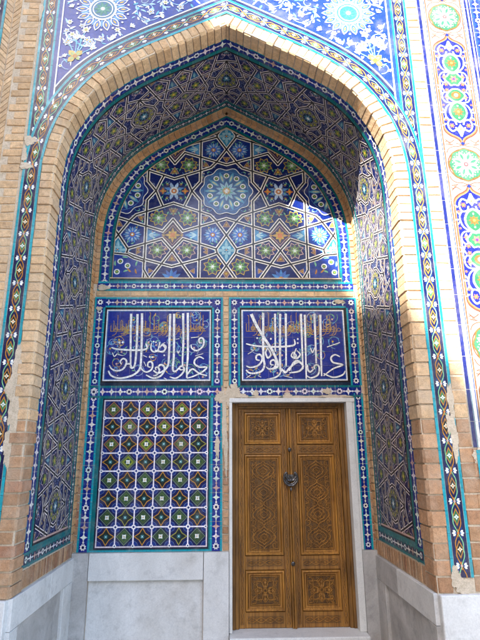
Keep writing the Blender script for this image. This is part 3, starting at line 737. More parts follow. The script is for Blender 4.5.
# ---- tiled reveals and vault
LV=cell_tiles(cell_vault);SCV=.80/(2*CW);PV=CH*SCV
for sd in (1,-1):
    mb=MB();f=f_reveal(sd)
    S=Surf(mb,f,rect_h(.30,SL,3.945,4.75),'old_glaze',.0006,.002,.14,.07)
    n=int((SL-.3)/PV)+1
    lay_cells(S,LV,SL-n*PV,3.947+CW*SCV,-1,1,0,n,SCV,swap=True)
    rev=mb.build('vault_tile_panel',portal)
    mb=MB()
    S=Surf(mb,f,rect_h(.14,SL,3.77,4.88),'old_glaze',.0006,.002,.14,.07)
    S.poly([(.14,3.775),(SL,3.775),(SL,3.79),(.14,3.79)],TURQ,2)
    star_border(S,.24,SL,3.785,3.885,old=False,edge=NAVY,e_in=.006,e_out=.006,unit=.092)
    k=.14
    while k<SL:
        S.poly([(k,3.885),(min(SL,k+.12),3.885),(min(SL,k+.12),3.928),(k,3.928)],TEAL,2);k+=.122
    S.poly([(.2,3.928),(SL,3.928),(SL,3.945),(.2,3.945)],BLK,1)
    S.poly([(.24,4.75),(SL,4.75),(SL,4.772),(.24,4.772)],TEAL,2)
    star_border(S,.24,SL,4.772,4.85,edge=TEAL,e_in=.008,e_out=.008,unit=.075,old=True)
    S.poly([(.14,4.85),(SL,4.85),(SL,4.872),(.14,4.872)],TEAL,2)
    # foot
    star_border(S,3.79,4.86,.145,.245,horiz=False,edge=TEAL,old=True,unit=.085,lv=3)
    S.poly([(.245,3.90),(.27,3.90),(.27,4.86),(.245,4.86)],TEAL,6);S.poly([(.27,3.93),(.286,3.93),(.286,4.76),(.27,4.76)],BLK,6);S.poly([(.286,3.94),(.300,3.94),(.300,4.755),(.286,4.755)],PNK,6)
    mb.build('star_border',rev)
# ---- band of flowers round the arch and the upright borders
for sd in (1,-1):
    mb=MB();f=f_front(sd)
    dmg=[]
    S=Surf(mb,f,rect_h(.04,SL+.3,.0,.4),'glaze',.0006,.0068,.12,.05,xclip=sd)
    floral_band(S,.04 if sd<0 else .10,SL+.25,.178,.075,ph=.07 if sd>0 else .03)
    mb.build('floral_arch_band',portal)
    mb=MB();S=Surf(mb,(lambda x,z,h,sd=sd:(sd*z,YF-h,x)),(),'glaze',.0006,.003)
    floral_band(S,2.3,6.0,1.593,.075,ph=.09)
    mb.build('upright_floral_border',portal)
# ---- spandrels
OFF=[]
for i in range(200):
    s=1.6+(SL+.3-1.6)*i/199;x,z,nx,nz=prof(s);OFF.append((x+nx*.30,z+nz*.30))
def offz(x):
    x=abs(x);best=9
    for i in range(len(OFF)-1):
        a,b=OFF[i],OFF[i+1]
        if (a[0]-x)*(b[0]-x)<=0 and a[0]!=b[0]:
            return a[1]+(b[1]-a[1])*(x-a[0])/(b[0]-a[0])
    return 2.9 if x>1.4 else 4.2
for sd in (1,-1):
    mb=MB();f=lambda x,z,h,sd=sd:(sd*x,YF-h,z)
    B=Surf(mb,f,rect_h(0,1.52,2.2,5.2),'glaze',.0006,.002,.05)
    for i in range(len(OFF)-1):
        a,b=OFF[i],OFF[i+1]
        # tile field in courses of squares, so that each square has its own tone
        if a[0]>b[0]: B.poly([(b[0],b[1]-.06),(a[0],a[1]-.06),(a[0],5.2),(b[0],5.2)],(.006,.030,.26),0)
    bz=Surf(mb,f_front(sd),(),'glaze',.0006,.004,.08,.06,xclip=sd)
    for v0,v1,c,l in ((.252,.283,(.004,.010,.06),2),(.283,.296,WHITE,4),(.296,.303,MID,2)):
        s_=2.8
        while prof(s_)[0]+prof(s_)[2]*v0>1.49: s_+=.01
        bz.poly([(s_-.04,v0),(SL+.3,v0),(SL+.3,v1),(s_,v1)],c,l)
    B.poly([(1.475,2.9),(1.488,2.9),(1.488,5.2),(1.475,5.2)],WHITE,9);B.poly([(1.488,2.9),(1.52,2.9),(1.52,5.2),(1.488,5.2)],(.010,.04,.22),8)
    S=Surf(mb,f,rect_h(0,1.475,2.8,5.2),'glaze',.0006,.003,.08,skip=lambda P:any(q[1]<offz(q[0])+.004 for q in P))
    rnd=random.Random(5)
    # vines spiralling from the corner
    RC=(1.125,3.93)
    def spiral(cx,cz,r,a0,turns,seed,dirn=1,w=.0075,c=(.30,.50,.70)):
        pts=[(cx+r*(1-.75*t/26)*math.cos(a0+dirn*t/26*turns*2*PI),cz+r*(1-.75*t/26)*math.sin(a0+dirn*t/26*turns*2*PI)) for t in range(27)]
        ribbon(S,pts,w,c,2)
        for t in range(1,25,3):
            a=math.atan2(pts[t+1][1]-pts[t][1],pts[t+1][0]-pts[t][0]);g=1 if (t//3)%2 else -1
            leaf(S,pts[t][0],pts[t][1],a+g*.8,.06,.020,-.3*g,rnd.choice((WHITE,WHITE,(.35,.55,.80))),3)
        blossom(S,pts[-1][0],pts[-1][1],.038,a0,6,seed)
    for q,(cx,cz,r,a0,t,dn) in enumerate(((.72,3.93,.15,2.5,1.2,1),(.42,4.10,.13,.5,1.2,-1),(1.38,3.62,.085,1,1.1,1),(1.40,4.08,.07,3,1.,1),(.98,3.62,.09,.2,1.1,-1),(.16,4.28,.12,2,1.2,1),(.72,4.30,.15,4,1.2,-1),(1.15,4.38,.14,1,1.2,1),(.36,4.42,.12,3,1.1,1),(1.22,3.55,.06,2,1,1))): spiral(cx,cz,r,a0,t,q,dn)
    for i in range(60):
        x=rnd.uniform(.05,1.43);z=rnd.uniform(3.3,4.7)
        if z<offz(x)+.06 or math.hypot(x-RC[0],z-RC[1])<.32: continue
        a0=rnd.uniform(0,6);q=[(x+.07*(1-t/14)*math.cos(a0+t*.45),z+.07*(1-t/14)*math.sin(a0+t*.45)) for t in range(13)];ribbon(S,q,.007,(.35,.50,.66),2)
    # large rosette
    x,z=RC
    for k in range(14):
        a=2*PI*k/14
        petal(S,x+.12*math.cos(a),z+.12*math.sin(a),a,.130,.064,WHITE,5,.55);petal(S,x+.135*math.cos(a),z+.135*math.sin(a),a,.100,.044,(.02,.10,.36),6,.55)
        petal(S,x+.16*math.cos(a),z+.16*math.sin(a),a,.05,.018,YEL,7,.55)
        b=a+PI/14;petal(S,x+.10*math.cos(b),z+.10*math.sin(b),b,.11,.030,(.10,.30,.66),4,.6);disc(S,x+.235*math.cos(b),z+.235*math.sin(b),.011,WHITE,6,6)
    disc(S,x,z,.128,WHITE,7,24);disc(S,x,z,.108,(.03,.14,.26),8,24);ring(S,x,z,.088,.010,WHITE,9,20)
    flower(S,x,z,.085,9,(.03,.19,.14),(.30,.45,.4),9,0,(.05,.26,.18));disc(S,x,z,.018,WHITE,13,8)
    # bunch in the lower corner
    bx,bz_=1.335,3.405
    for a,ln,t in ((PI/2,.19,1),(1.15,.18,0),(2.05,.20,0),(2.6,.16,1),(PI/2+.25,.30,2)):
        ex,ez=bx+ln*math.cos(a),bz_+ln*math.sin(a);ribbon(S,[(bx,bz_),(ex,ez)],.008,(.20,.55,.70),4);blossom(S,ex,ez,.045,a,5,t)
    for k in range(4): petal(S,bx,bz_,PI/4+PI*k/2,.085,.055,YEL,6,.6);petal(S,bx,bz_,PI/4+PI*k/2,.06,.03,(.35,.42,.12),7,.6)
    disc(S,bx,bz_,.022,OCH,8,8)
    for (x,z,t,r,a) in ((1.395,3.23,1,.038,-1.5),(1.42,3.55,0,.034,0),(1.41,3.78,2,.032,0),(1.12,3.60,0,.036,1),(.98,3.70,2,.034,0),(.86,3.74,1,.036,2.5),(.80,4.12,0,.036,1),(.60,3.86,1,.036,2.8),(.56,4.02,2,.034,0),(.42,3.97,0,.036,0),(.30,4.08,1,.034,2.6),(.20,4.14,2,.03,0),(.08,4.20,0,.034,0),(1.40,3.95,1,.034,1),(1.44,4.18,0,.034,0),(.92,4.22,2,.036,0),(.58,4.22,0,.036,0),(1.29,3.60,1,.035,2),(.50,3.80,0,.028,1),(1.42,3.40,1,.03,1),(1.445,3.12,0,.026,0),(1.455,3.30,2,.022,1),(1.30,3.30,0,.03,2),(1.43,3.68,0,.03,1),(1.30,3.74,0,.028,1),(1.22,3.42,1,.03,2)):
        blossom(S,x,z,r,a,6,t)
    for i in range(620):
        x=rnd.uniform(.03,1.45);z=rnd.uniform(3.1,4.6)
        if z<offz(x)+.03 or math.hypot(x-RC[0],z-RC[1])<.29: continue
        a=rnd.uniform(0,2*PI);leaf(S,x,z,a,rnd.uniform(.03,.065),rnd.uniform(.012,.020),rnd.uniform(-.5,.5),rnd.choice((WHITE,WHITE,(.35,.55,.82),(.10,.45,.60))),2)
    mb.build('spandrel_tile_panel',portal)
# ---- strips beside the portal frame
def medallion(S,x,z,r,rz):
    BR=(.13,.045,.018)
    ring(S,x,z,r*.985,.010,BR,4,32)
    P=[(x+r*(.94+.04*math.cos(8*a))*math.cos(a),z+rz*(.94+.04*math.cos(8*a))*math.sin(a)) for a in [2*PI*k/64 for k in range(64)]]
    S.poly(P,(.13,.085,.012),5)
    S.poly([(x+(q[0]-x)*.92,z+(q[1]-z)*.92) for q in P],(.030,.13,.065),6)
    Y=X(S,x,z,0,r,rz)
    for k in range(8):
        a=2*PI*k/8+PI/8
        petal(Y,.14*math.cos(a),.14*math.sin(a),a,.66,.36,(.62,.66,.60),8,.55);petal(Y,.26*math.cos(a),.26*math.sin(a),a,.42,.17,(.035,.16,.08),9,.55)
        b=a+PI/8;petal(Y,.22*math.cos(b),.22*math.sin(b),b,.48,.12,(.62,.66,.56),7,.6)
        for q in (-.16,.16): disc(Y,.74*math.cos(b+q),.74*math.sin(b+q),.035,(.62,.66,.60),8,6)
    disc(Y,0,0,.20,(.62,.60,.58),10,14);disc(Y,0,0,.14,(.20,.05,.05),11,10);disc(Y,0,0,.05,WHITE,12,6)
def cartouche(S,cx,z0,z1,hw):
    BLU=(.005,.008,.235);W=(.62,.66,.70);GR=(.022,.125,.050);OR=(.33,.085,.010);BR=(.13,.045,.018)
    zm=(z0+z1)/2
    half=[(hw,zm),(hw,z1-.20),(hw*.93,z1-.12),(hw*.62,z1-.075),(hw*.34,z1-.055),(hw*.10,z1-.03),(0,z1)]
    half=cr(half,5)
    top=[(cx+x,z) for x,z in half]+[(cx-x,z) for x,z in half[::-1][1:]]
    P=top+[(p[0],2*zm-p[1]) for p in top[::-1]]
    q=lambda dx,dz:[(p[0]+(dx if p[0]>cx+1e-6 else (-dx if p[0]<cx-1e-6 else 0)),p[1]+(dz if p[1]>zm else -dz)) for p in P]
    S.poly(q(.017,.022),BR,3);S.poly(q(.008,.010),(.30,.16,.05),4);S.poly(P,BLU,5)
    for sx in (1,-1):
        for sz in (1,-1):
            L=(z1-z0)/2;Y=X(S,cx,zm,0,sx,sz)
            for w,pts in ((.014,[(0,L-.05),(.03,L-.115),(.075,L-.10),(.105,L-.15),(.09,L-.21),(.045,L-.205),(.03,L-.165)]),
                        (.013,[(.085,L-.205),(.115,L-.26),(.10,L-.34),(.05,L-.385),(0,L-.40)]),
                        (.012,[(0,L-.19),(.035,L-.215),(.075,L-.285),(.035,L-.365),(0,L-.39)]),
                        (.012,[(.05,L-.39),(.10,L-.40),(.125,L-.45),(.10,L-.50),(.06,L-.49)]),
                        (.011,[(.12,L-.44),(.125,L-.52),(.10,L-.59)]),(.010,[(.115,L-.30),(.135,L-.33)]),(.010,[(.115,L-.24),(.135,L-.21)])):
                ribbon(Y,cr(pts,5),w,W,6)
            for (x,z,a) in ((.118,L-.175,.3),(.122,L-.285,-.4),(.085,L-.44,1.5),(.118,L-.545,.2),(.045,L-.14,2.2)):
                leaf(Y,x,z,a,.034,.016,.3,W,7)
            flower(Y,.072,L-.155,.026,6,(.30,.10,.05),YEL,8,0);flower(Y,.082,L-.445,.026,6,(.30,.12,.08),YEL,8,0)
            disc(Y,.118,L-.215,.013,(.28,.09,.05),8,7);disc(Y,.122,L-.365,.011,(.28,.09,.05),8,7)
            flower(Y,.075,.03,.022,5,(.28,.09,.06),YEL,8,0)
    for z,rx,rz,kd in ((z1-.295,.066,.092,0),(zm+.085,.066,.060,1),(zm-.085,.066,.060,2),(z0+.295,.066,.092,0)):
        n=32
        for k,cl,l in ((1.22,W,8),(1.0,GR,9)):
            if kd==0: PP_=[(cx+rx*k*(abs(math.cos(a))**1.35)*(1 if math.cos(a)>0 else -1),z+rz*k*math.sin(a)) for a in [2*PI*i/n for i in range(n)]]
            else: PP_=[(cx+rx*k*math.cos(a)*(1+.10*math.cos(4*a)),z+rz*k*math.sin(a)*(1+(.12*math.cos(6*a) if kd==1 else 0))) for a in [2*PI*i/n for i in range(n)]]
            S.poly(PP_,cl,l)
        if kd==2: disc(S,cx,z,.042,OR,10,14,.038);disc(S,cx,z,.018,W,12,10);flower(S,cx,z,.014,5,OR,W,13)
        elif kd==1: flower(S,cx,z,.040,6,(.30,.12,.09),W,10);disc(S,cx,z,.012,(.1,.02,.2),13,8)
        else:
            flower(S,cx,z,.046,8,OR,YEL,10)
            for d_ in (1,-1): disc(S,cx,z+d_*.06,.008,W,10,6)
    for zz in (z1-.12,z0+.12):
        S.poly([(cx-.032,zz),(cx,zz+.05),(cx+.032,zz),(cx,zz-.045)],W,8);flower(S,cx,zz,.015,5,(.28,.12,.08),YEL,9)
mb=MB();S=Surf(mb,wallF,rect_h(1.774,2.36,.045,6),'glaze',.0006,.003,.10)
S.poly([(1.774,.045),(2.275,.045),(2.275,6),(1.774,6)],(.50,.47,.42),0)
z=.045
while z<6:
    zt=z+random.uniform(.18,.26)
    for a,b,c in ((1.778,1.806,(.006,.010,.11)),(1.808,1.814,(.10,.20,.26)),(1.816,1.836,(.74,.74,.70)),(1.838,1.846,(.03,.05,.20)),(1.850,1.862,(.16,.06,.02)),(2.180,2.192,(.16,.06,.02)),(2.194,2.202,(.03,.05,.20)),(2.204,2.222,(.74,.74,.70)),(2.224,2.244,(.006,.010,.11)),(2.246,2.256,(.10,.20,.26)),(2.258,2.274,(.006,.010,.11))):
        S.poly([(a,z),(b,z),(b,zt-.003),(a,zt-.003)],c,2)
    z=zt
S.poly([(1.864,.045),(2.178,.045),(2.178,6),(1.864,6)],(.42,.33,.27),1)
BR=(.13,.045,.018);SX=2.021
for k in range(-1,4):
    zc=.80+1.553*k
    medallion(S,SX,zc,.152,.165)
    cartouche(S,SX,zc+.225,zc+1.328,.135)
    for sg in (1,-1):
        for sx in (1,-1):
            for pts in ([(0,.185),(.05,.205),(.10,.19),(.145,.20)],[(.0,.20),(.04,.175),(.09,.172),(.13,.15),(.150,.11)],[(.07,.24),(.11,.215),(.148,.245)],[(.10,.19),(.13,.225),(.15,.22)]):
                ribbon(S,cr([(SX+sx*a,zc+sg*b) for a,b in pts],5),.0075,BR,2)
            disc(S,SX+sx*.115,zc+sg*.20,.014,(.30,.10,.07),4,7);petal(S,SX+sx*.05,zc+sg*.19,(0 if sx>0 else PI)+sg*sx*.3,.05,.022,(.62,.58,.54),5)
    star(S,SX,zc+.205,.022,.011,4,(.006,.02,.2),5);star(S,SX,zc-.205,.022,.011,4,(.006,.02,.2),5)
strip=mb.build('medallion_tile_strip',portal)
mb=MB();S=Surf(mb,wallF,rect_h(2.2,2.40,.045,6),'glaze',.0006,.005,.12)
star_border(S,.045,6,2.278,2.385,horiz=False,unit=.095,edge=(.02,.05,.28));mb.build('star_border',strip)
# continuation of the strip foot, plain turquoise and plaster
mb=MB();S=Surf(mb,wallF,(),'glaze',.0006,.013,.10)
z=-.89
while z<.03:
    zt=min(.03,z+random.uniform(.13,.2));S.poly([(1.79,z),(1.825,z),(1.825,zt-.003),(1.79,zt-.003)],TURQ,2);z=zt
mb.build('turquoise_edging',portal)
mb=MB();S=Surf(mb,lambda u,v,h:(v,YF-h,u),(),'glaze',.0006,.003,.10)
floral_band(S,-.85,6,-2.095,.095,ph=.12);S2=Surf(mb,wallF,(),'glaze',.0006,.003)
S2.poly([(-2.25,-.85),(-2.192,-.85),(-2.192,6),(-2.25,6)],NAVY,1);S2.poly([(-2.225,-.85),(-2.21,-.85),(-2.21,6),(-2.225,6)],WHITE,3)
mb.build('far_floral_border',portal)
# ---- lunette on the back wall
sb=1.0
while prof(sb)[1]<1.835: sb+=.005
outl=[]
for i in range(60):
    s=sb+(SL+.3-sb)*i/59;x,z,nx,nz=prof(s);X0=x-nx*.203;Z0=z+rise(z,DB)-nz*.203
    if X0<=0: break
    outl.append((X0,Z0))
(a,b)=outl[-2],outl[-1];zap=b[1]+(b[1]-a[1])*(0-b[0])/(b[0]-a[0])
poly=[(1.212,1.837)]+outl+[(0,zap)]+[(-x,z) for x,z in outl[::-1]]+[(-1.212,1.837)]
mb=MB();LL=cell_tiles(cell_lunette)
# slightly inset so that the clip polygon is convex
S=Surf(mb,wallB,halves([poly[0]]+poly[1:-1:3]+[poly[-1]] if False else poly),'glaze',.0006,.003,.12)
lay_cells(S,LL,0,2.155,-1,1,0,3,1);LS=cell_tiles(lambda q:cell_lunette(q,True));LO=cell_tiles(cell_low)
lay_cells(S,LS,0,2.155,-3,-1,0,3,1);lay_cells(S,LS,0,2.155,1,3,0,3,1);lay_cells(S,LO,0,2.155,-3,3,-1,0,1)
for sx in (1,-1):
    Y=X(S,0,0,0,sx,1);Y.poly([(1.215,2.10),(1.07,2.085),(.90,2.02),(.905,1.83),(1.215,1.83)],(.012,.04,.26),14)
    for b in ([(1.215,2.115),(1.07,2.10),(.995,2.055),(.885,2.02)],[(.888,2.03),(.888,1.93),(.83,1.83)]): ribbon(Y,b,.033,(.86,.80,.72),15,ext=.01);ribbon(Y,b,.016,BLK,16,ext=.01)
    for x,z in ((1.14,2.02),(1.06,1.97),(1.17,1.90)): ring(Y,x,z,.026,.012,WHITE,17,10);disc(Y,x,z,.02,GRN,16,8);disc(Y,x,z,.008,YEL,18,6)
    for x,z,a in ((1.10,1.90,2.5),(1.02,1.90,.5),(.97,1.97,1.5),(1.12,2.07,3),(.96,1.88,1),(1.19,1.97,1.2)): leaf(Y,x,z,a,.06,.02,.3,LGR if a>1 else OCH,16)
lun=mb.build('lunette_girih_panel',portal)
for sd in (1,-1):
    mb=MB()
    S=Surf(mb,f_back(sd),rect_h(sb-.16,SL+.3,.0,.25),'glaze',.0006,.003,.12,.06,xclip=sd)
    S.poly([(sb-.15,.055),(SL+.3,.055),(SL+.3,.074),(sb-.15,.074)],TEAL,2)
    star_border(S,sb-.10,SL+.1,.072,.170,edge=TEAL,e_in=.010,e_out=.004,unit=.092)
    S.poly([(sb,.170),(SL+.3,.170),(SL+.3,.186),(sb,.186)],TEAL,3)
    S.poly([(sb,.186),(SL+.3,.186),(SL+.3,.194),(sb,.194)],BLK,3);S.poly([(sb,.194),(SL+.3,.194),(SL+.3,.203),(sb,.203)],(.62,.50,.34),4)
    mb.build('star_border',lun)
mb=MB()
S=Surf(mb,wallB,rect_h(-1.375,1.375,1.685,1.86),'glaze',.0006,.006,.12)
star_border(S,-1.365,1.365,1.688,1.792,edge=TURQ,unit=.086)
S.poly([(-1.24,1.792),(1.24,1.792),(1.24,1.812),(-1.24,1.812)],TEAL,3);S.poly([(-1.24,1.812),(1.24,1.812),(1.24,1.826),(-1.24,1.826)],BLK,3);S.poly([(-1.24,1.826),(1.24,1.826),(1.24,1.838),(-1.24,1.838)],(.62,.50,.34),4)
mb.build('star_border',lun)
# ---- inscription panels
def kufic(S,x0,x1,zb,zt,seed):
    r=random.Random(seed);x=x0
    C=(.42,.25,.07)
    ribbon(S,[(x0,zb),(x0+.3*(x1-x0),zb+.006),(x0+.6*(x1-x0),zb-.008),(x1,zb+.004)],.0065,C,4)
    while x<x1:
        h=r.choice((.25,.35,.5,.8,.95))*(zt-zb);ribbon(S,[(x,zb),(x,zb+h),(x+r.uniform(-.012,.012),zb+h+.012)],.0062,C,4)
        if r.random()<.4: ribbon(S,cr([(x,zb),(x+.02,zb+.035),(x+.045,zb+.02),(x+.035,zb)],4),.006,C,4)
        if r.random()<.35: ribbon(S,cr([(x,zb),(x-.02,zb-.035),(x-.05,zb-.045)],4),.006,C,4)
        x+=r.uniform(.022,.055)
def inscription(x0,x1,x0o,x1o,data,seed,bottom):
    mb=MB();F0,F1=.728,1.478
    S=Surf(mb,wallB,rect_h(x0o,x1o,.55,1.63),'glaze',.0006,.004,.10)
    S.poly([(x0-.03,F0-.05),(x1+.03,F0-.05),(x1+.03,F1+.03),(x0-.03,F1+.03)],BLK,0)
    S.poly([(x0-.03,F0-.05),(x1+.03,F0-.05),(x1+.03,F0-.016),(x0-.03,F0-.016)],(.006,.02,.05),1)
    g=Surf(mb,wallB,(),'glaze',.0006,.004,.16)
    nx=7;nz=5
    for i in range(nx):
        for k in range(nz):
            a=x0+(x1-x0)*i/nx;b=x0+(x1-x0)*(i+1)/nx;c=F0+(F1-F0)*k/nz;d=F0+(F1-F0)*(k+1)/nz
            g.poly([(a+.0008,c+.0008),(b-.0008,c+.0008),(b-.0008,d-.0008),(a+.0008,d-.0008)],(.005,.020,.23),1)
    frame_line(S,x0,x1,F0,F1,.013,(.74,.72,.74),8);frame_line(S,x0+.017,x1-.017,F0+.017,F1-.017,.004,LBL,3)
    fld=mb.build('inscription_panel',portal)
    mb=MB();r=random.Random(seed)
    V=Surf(mb,wallB,rect_h(x0+.018,x1-.018,F0+.018,F1-.018),'glaze',.0006,.0055,.12)
    for i in range(44):
        cx=r.uniform(x0+.06,x1-.06);cz=r.uniform(F0+.06,F1-.05);rr=r.uniform(.035,.075);a0=r.uniform(0,6.28);dn=r.choice((1,-1))
        pts=[(cx+rr*(1-.7*t/16)*math.cos(a0+dn*t*.5),cz+rr*(1-.7*t/16)*math.sin(a0+dn*t*.5)) for t in range(17)]
        cc=r.choice(((.14,.34,.44),(.16,.34,.52),(.42,.27,.10),(.14,.34,.18),(.30,.40,.58)))
        ribbon(V,pts,.006,cc,1)
        for t in (3,7,11): leaf(V,pts[t][0],pts[t][1],a0+t,.034,.013,.3,r.choice(((.12,.36,.44),(.16,.40,.20),(.55,.36,.10),(.10,.30,.60))),2)
        disc(V,pts[-1][0],pts[-1][1],.011,r.choice((YEL,LBL,PNK)),3,6)
    kufic(V,x0+.05,x1-.05,1.245,1.45,seed+3);kufic(V,x0+.10,x1-.12,1.262,1.36,seed+9)
    for (w,pts) in data:
        w*=.86
        P=cr(pts,6) if len(pts)>2 else pts
        d=math.hypot(pts[-1][0]-pts[0][0],pts[-1][1]-pts[0][1])
        if len(pts)==2 and d<.03:
            cx,cz=(pts[0][0]+pts[1][0])/2,(pts[0][1]+pts[1][1])/2;V.poly([(cx-w*.6,cz),(cx,cz+w*.6),(cx+w*.6,cz),(cx,cz-w*.6)],(.80,.80,.78),9);continue
        stem=len(pts)>=2 and pts[0][1]>1.40
        if stem: tp=lambda t:1.18-.45*t
        else: tp=lambda t:.62+.48*math.sin(PI*min(1,t*1.02))**.7
        ribbon(V,P,w+.007,(.008,.015,.12),7,taper=tp);ribbon(V,P,w,(.80,.80,.78),8,taper=tp)
    for i in range(1,8):
        xx=x0+(x1-x0)*i/8+r.uniform(-.01,.01);V.poly([(xx-.0008,F0),(xx+.0008,F0),(xx+.0008,F1),(xx-.0008,F1)],(.22,.22,.28),11)
    for k in range(1,5):
        zz=F0+(F1-F0)*k/5+r.uniform(-.008,.008);V.poly([(x0,zz-.0008),(x1,zz-.0008),(x1,zz+.0008),(x0,zz+.0008)],(.22,.22,.28),11)
    mb.build('thuluth_lettering',fld)
    mb=MB();S=Surf(mb,wallB,rect_h(x0o,x1o,.555,1.615),'glaze',.0006,.005,.10)
    W=.112
    star_border(S,x0o+.01,x1o-.01,1.615-W,1.615,edge=TURQ)
    star_border(S,.70-.02,1.60,x0o,x0o+W,horiz=False,e_out=.02,e_in=.02,lv=5)
    star_border(S,.70-.02,1.60,x1o-W,x1o,horiz=False,lv=5)
    if bottom: star_border(S,x0o+.01,x1o-.01,.560,.680,lv=1,edge=TEAL)
    for a in (x0o+W/2,x1o-W/2):
        S.poly([(a-W/2,1.615-W),(a+W/2,1.615-W),(a+W/2,1.615),(a-W/2,1.615)],COB,11)
        star(S,a,1.615-W/2,.034,.022,8,WHITE,12,PI/8);disc(S,a,1.615-W/2,.012,NAVY,13,8)
        S.poly([(a-W/2,1.598),(a+W/2,1.598),(a+W/2,1.615),(a-W/2,1.615)],TURQ,12)
    ed=x0o;S.poly([(ed,1.5),(ed+.018,1.5),(ed+.018,1.612),(ed,1.612)],TURQ,13);S.poly([(x1o-.018,1.5),(x1o,1.5),(x1o,1.612),(x1o-.018,1.612)],TURQ,13)
    mb.build('star_border',fld)
    return fld
inscription(-1.246,-.160,-1.378,-.036,CALL,11,True)
inscription(.160,1.240,.030,1.382,CALR,23,True)
# ---- lattice panel
mb=MB();S=Surf(mb,wallB,(),'glaze',.0006,.004,.10)
X0,X1,Z0,Z1=-1.200,-.186,-.808,.528
S.poly([(-1.262,-.856),(-.150,-.856),(-.150,.560),(-1.262,.560)],TEAL,0)
S.poly([(-1.226,-.835),(-.165,-.835),(-.165,.552),(-1.226,.552)],(.005,.008,.03),1)
S.poly([(-1.262,-.856),(-.150,-.856),(-.150,-.842),(-1.262,-.842)],TURQ,2);S.poly([(X0,Z0),(X1,Z0),(X1,Z1),(X0,Z1)],(.004,.008,.075),2)
frame_line(S,X0-.010,X1+.010,Z0-.010,Z1+.010,.012,(.70,.60,.66),9)
cw=(X1-X0)/6;ch=(Z1-Z0)/8
for i in range(6):
    for k in range(8):
        cx=X0+(i+.5)*cw;cz=Z0+(k+.5)*ch;t=(i+k)%2;r=cw*.5
        for a in range(4):
            Y=X(S,cx,cz,PI/2*a,1)
            Y.poly([(r*.50,r*.95),(r*.95,r*.95),(r*.95,r*.50),(r*.62,r*.62)],(.006,.026,.19),3)
            ribbon(Y,[(r*.40,r*.98),(r*.60,r*.60),(r*.98,r*.40)],.003,(.12,.20,.46),4)
        if t:
            qv=random.uniform(.6,1.15);S.poly([(cx-r*.72,cz),(cx,cz+r*.72),(cx+r*.72,cz),(cx,cz-r*.72)],(.055*qv,.11*qv,.03*qv) if k<4 or random.random()<.3 else (.17*qv,.22*qv,.025),5)
            ribbon(S,[(cx-r*.86,cz),(cx,cz+r*.86),(cx+r*.86,cz),(cx,cz-r*.86)],.005,OCH if k>4 else (.20,.30,.12),6,closed=True)
            S.poly([(cx-r*.44,cz),(cx,cz+r*.44),(cx+r*.44,cz),(cx,cz-r*.44)],(.02,.06,.03),7)
            star(S,cx,cz,r*.32,r*.19,4,(.74,.76,.70),8,PI/4);disc(S,cx,cz,r*.07,OCH,9,6)
        else:
            star(S,cx,cz,r*.88,r*.48,4,(.008,.016,.016),5);starline(S,cx,cz,r*.88,r*.48,4,.0075,(.46,.22,.03) if random.random()<.75 else (.30,.28,.05),6)
            S.poly([(cx-r*.34,cz),(cx,cz+r*.34),(cx+r*.34,cz),(cx,cz-r*.34)],(.008,.05,.05),7)
            star(S,cx,cz,r*.22,r*.13,4,(.08,.32,.36),8,PI/4);disc(S,cx,cz,r*.06,WHITE,9,6)
for i in range(1,6): S.poly([(X0+i*cw-.006,Z0),(X0+i*cw+.006,Z0),(X0+i*cw+.006,Z1),(X0+i*cw-.006,Z1)],(.84,.78,.84),10)
for k in range(1,8): S.poly([(X0,Z0+k*ch-.006),(X1,Z0+k*ch-.006),(X1,Z0+k*ch+.006),(X0,Z0+k*ch+.006)],(.84,.78,.84),11)
for i in range(0,7):
    for k in range(0,9):
        if (i in(0,6)) and (k in (0,8)): continue
        x,z=X0+i*cw,Z0+k*ch;x=max(X0+.004,min(X1-.004,x));z=max(Z0+.004,min(Z1-.004,z));edge_=(i in(0,6) or k in(0,8))
        disc(S,x,z,.017 if edge_ else .0225,(.80,.78,.80),12,8);disc(S,x,z,.007 if edge_ else .0105,(.01,.03,.16),13,8)
lat=mb.build('square_lattice_tile_panel',portal)
mb=MB();S=Surf(mb,wallB,rect_h(-1.378,-.034,-.857,.69),'glaze',.0006,.0055,.10)
star_border(S,-.856,.685,-1.378,-1.262,horiz=False);mb.build('star_border',lat)
mb=MB();S=Surf(mb,wallB,rect_h(-1.378,-.034,-.857,.69),'glaze',.0006,.0055,.10);star_border(S,-.856,.60,-.150,-.036,horiz=False)
mb.build('star_border',lat)
mb=MB();S=Surf(mb,wallB,(),'glaze',.0006,.0055,.10)
star_border(S,-.857,.60,1.293,1.383,horiz=False,e_in=.018,e_out=.012);mb.build('door_side_star_border',portal)
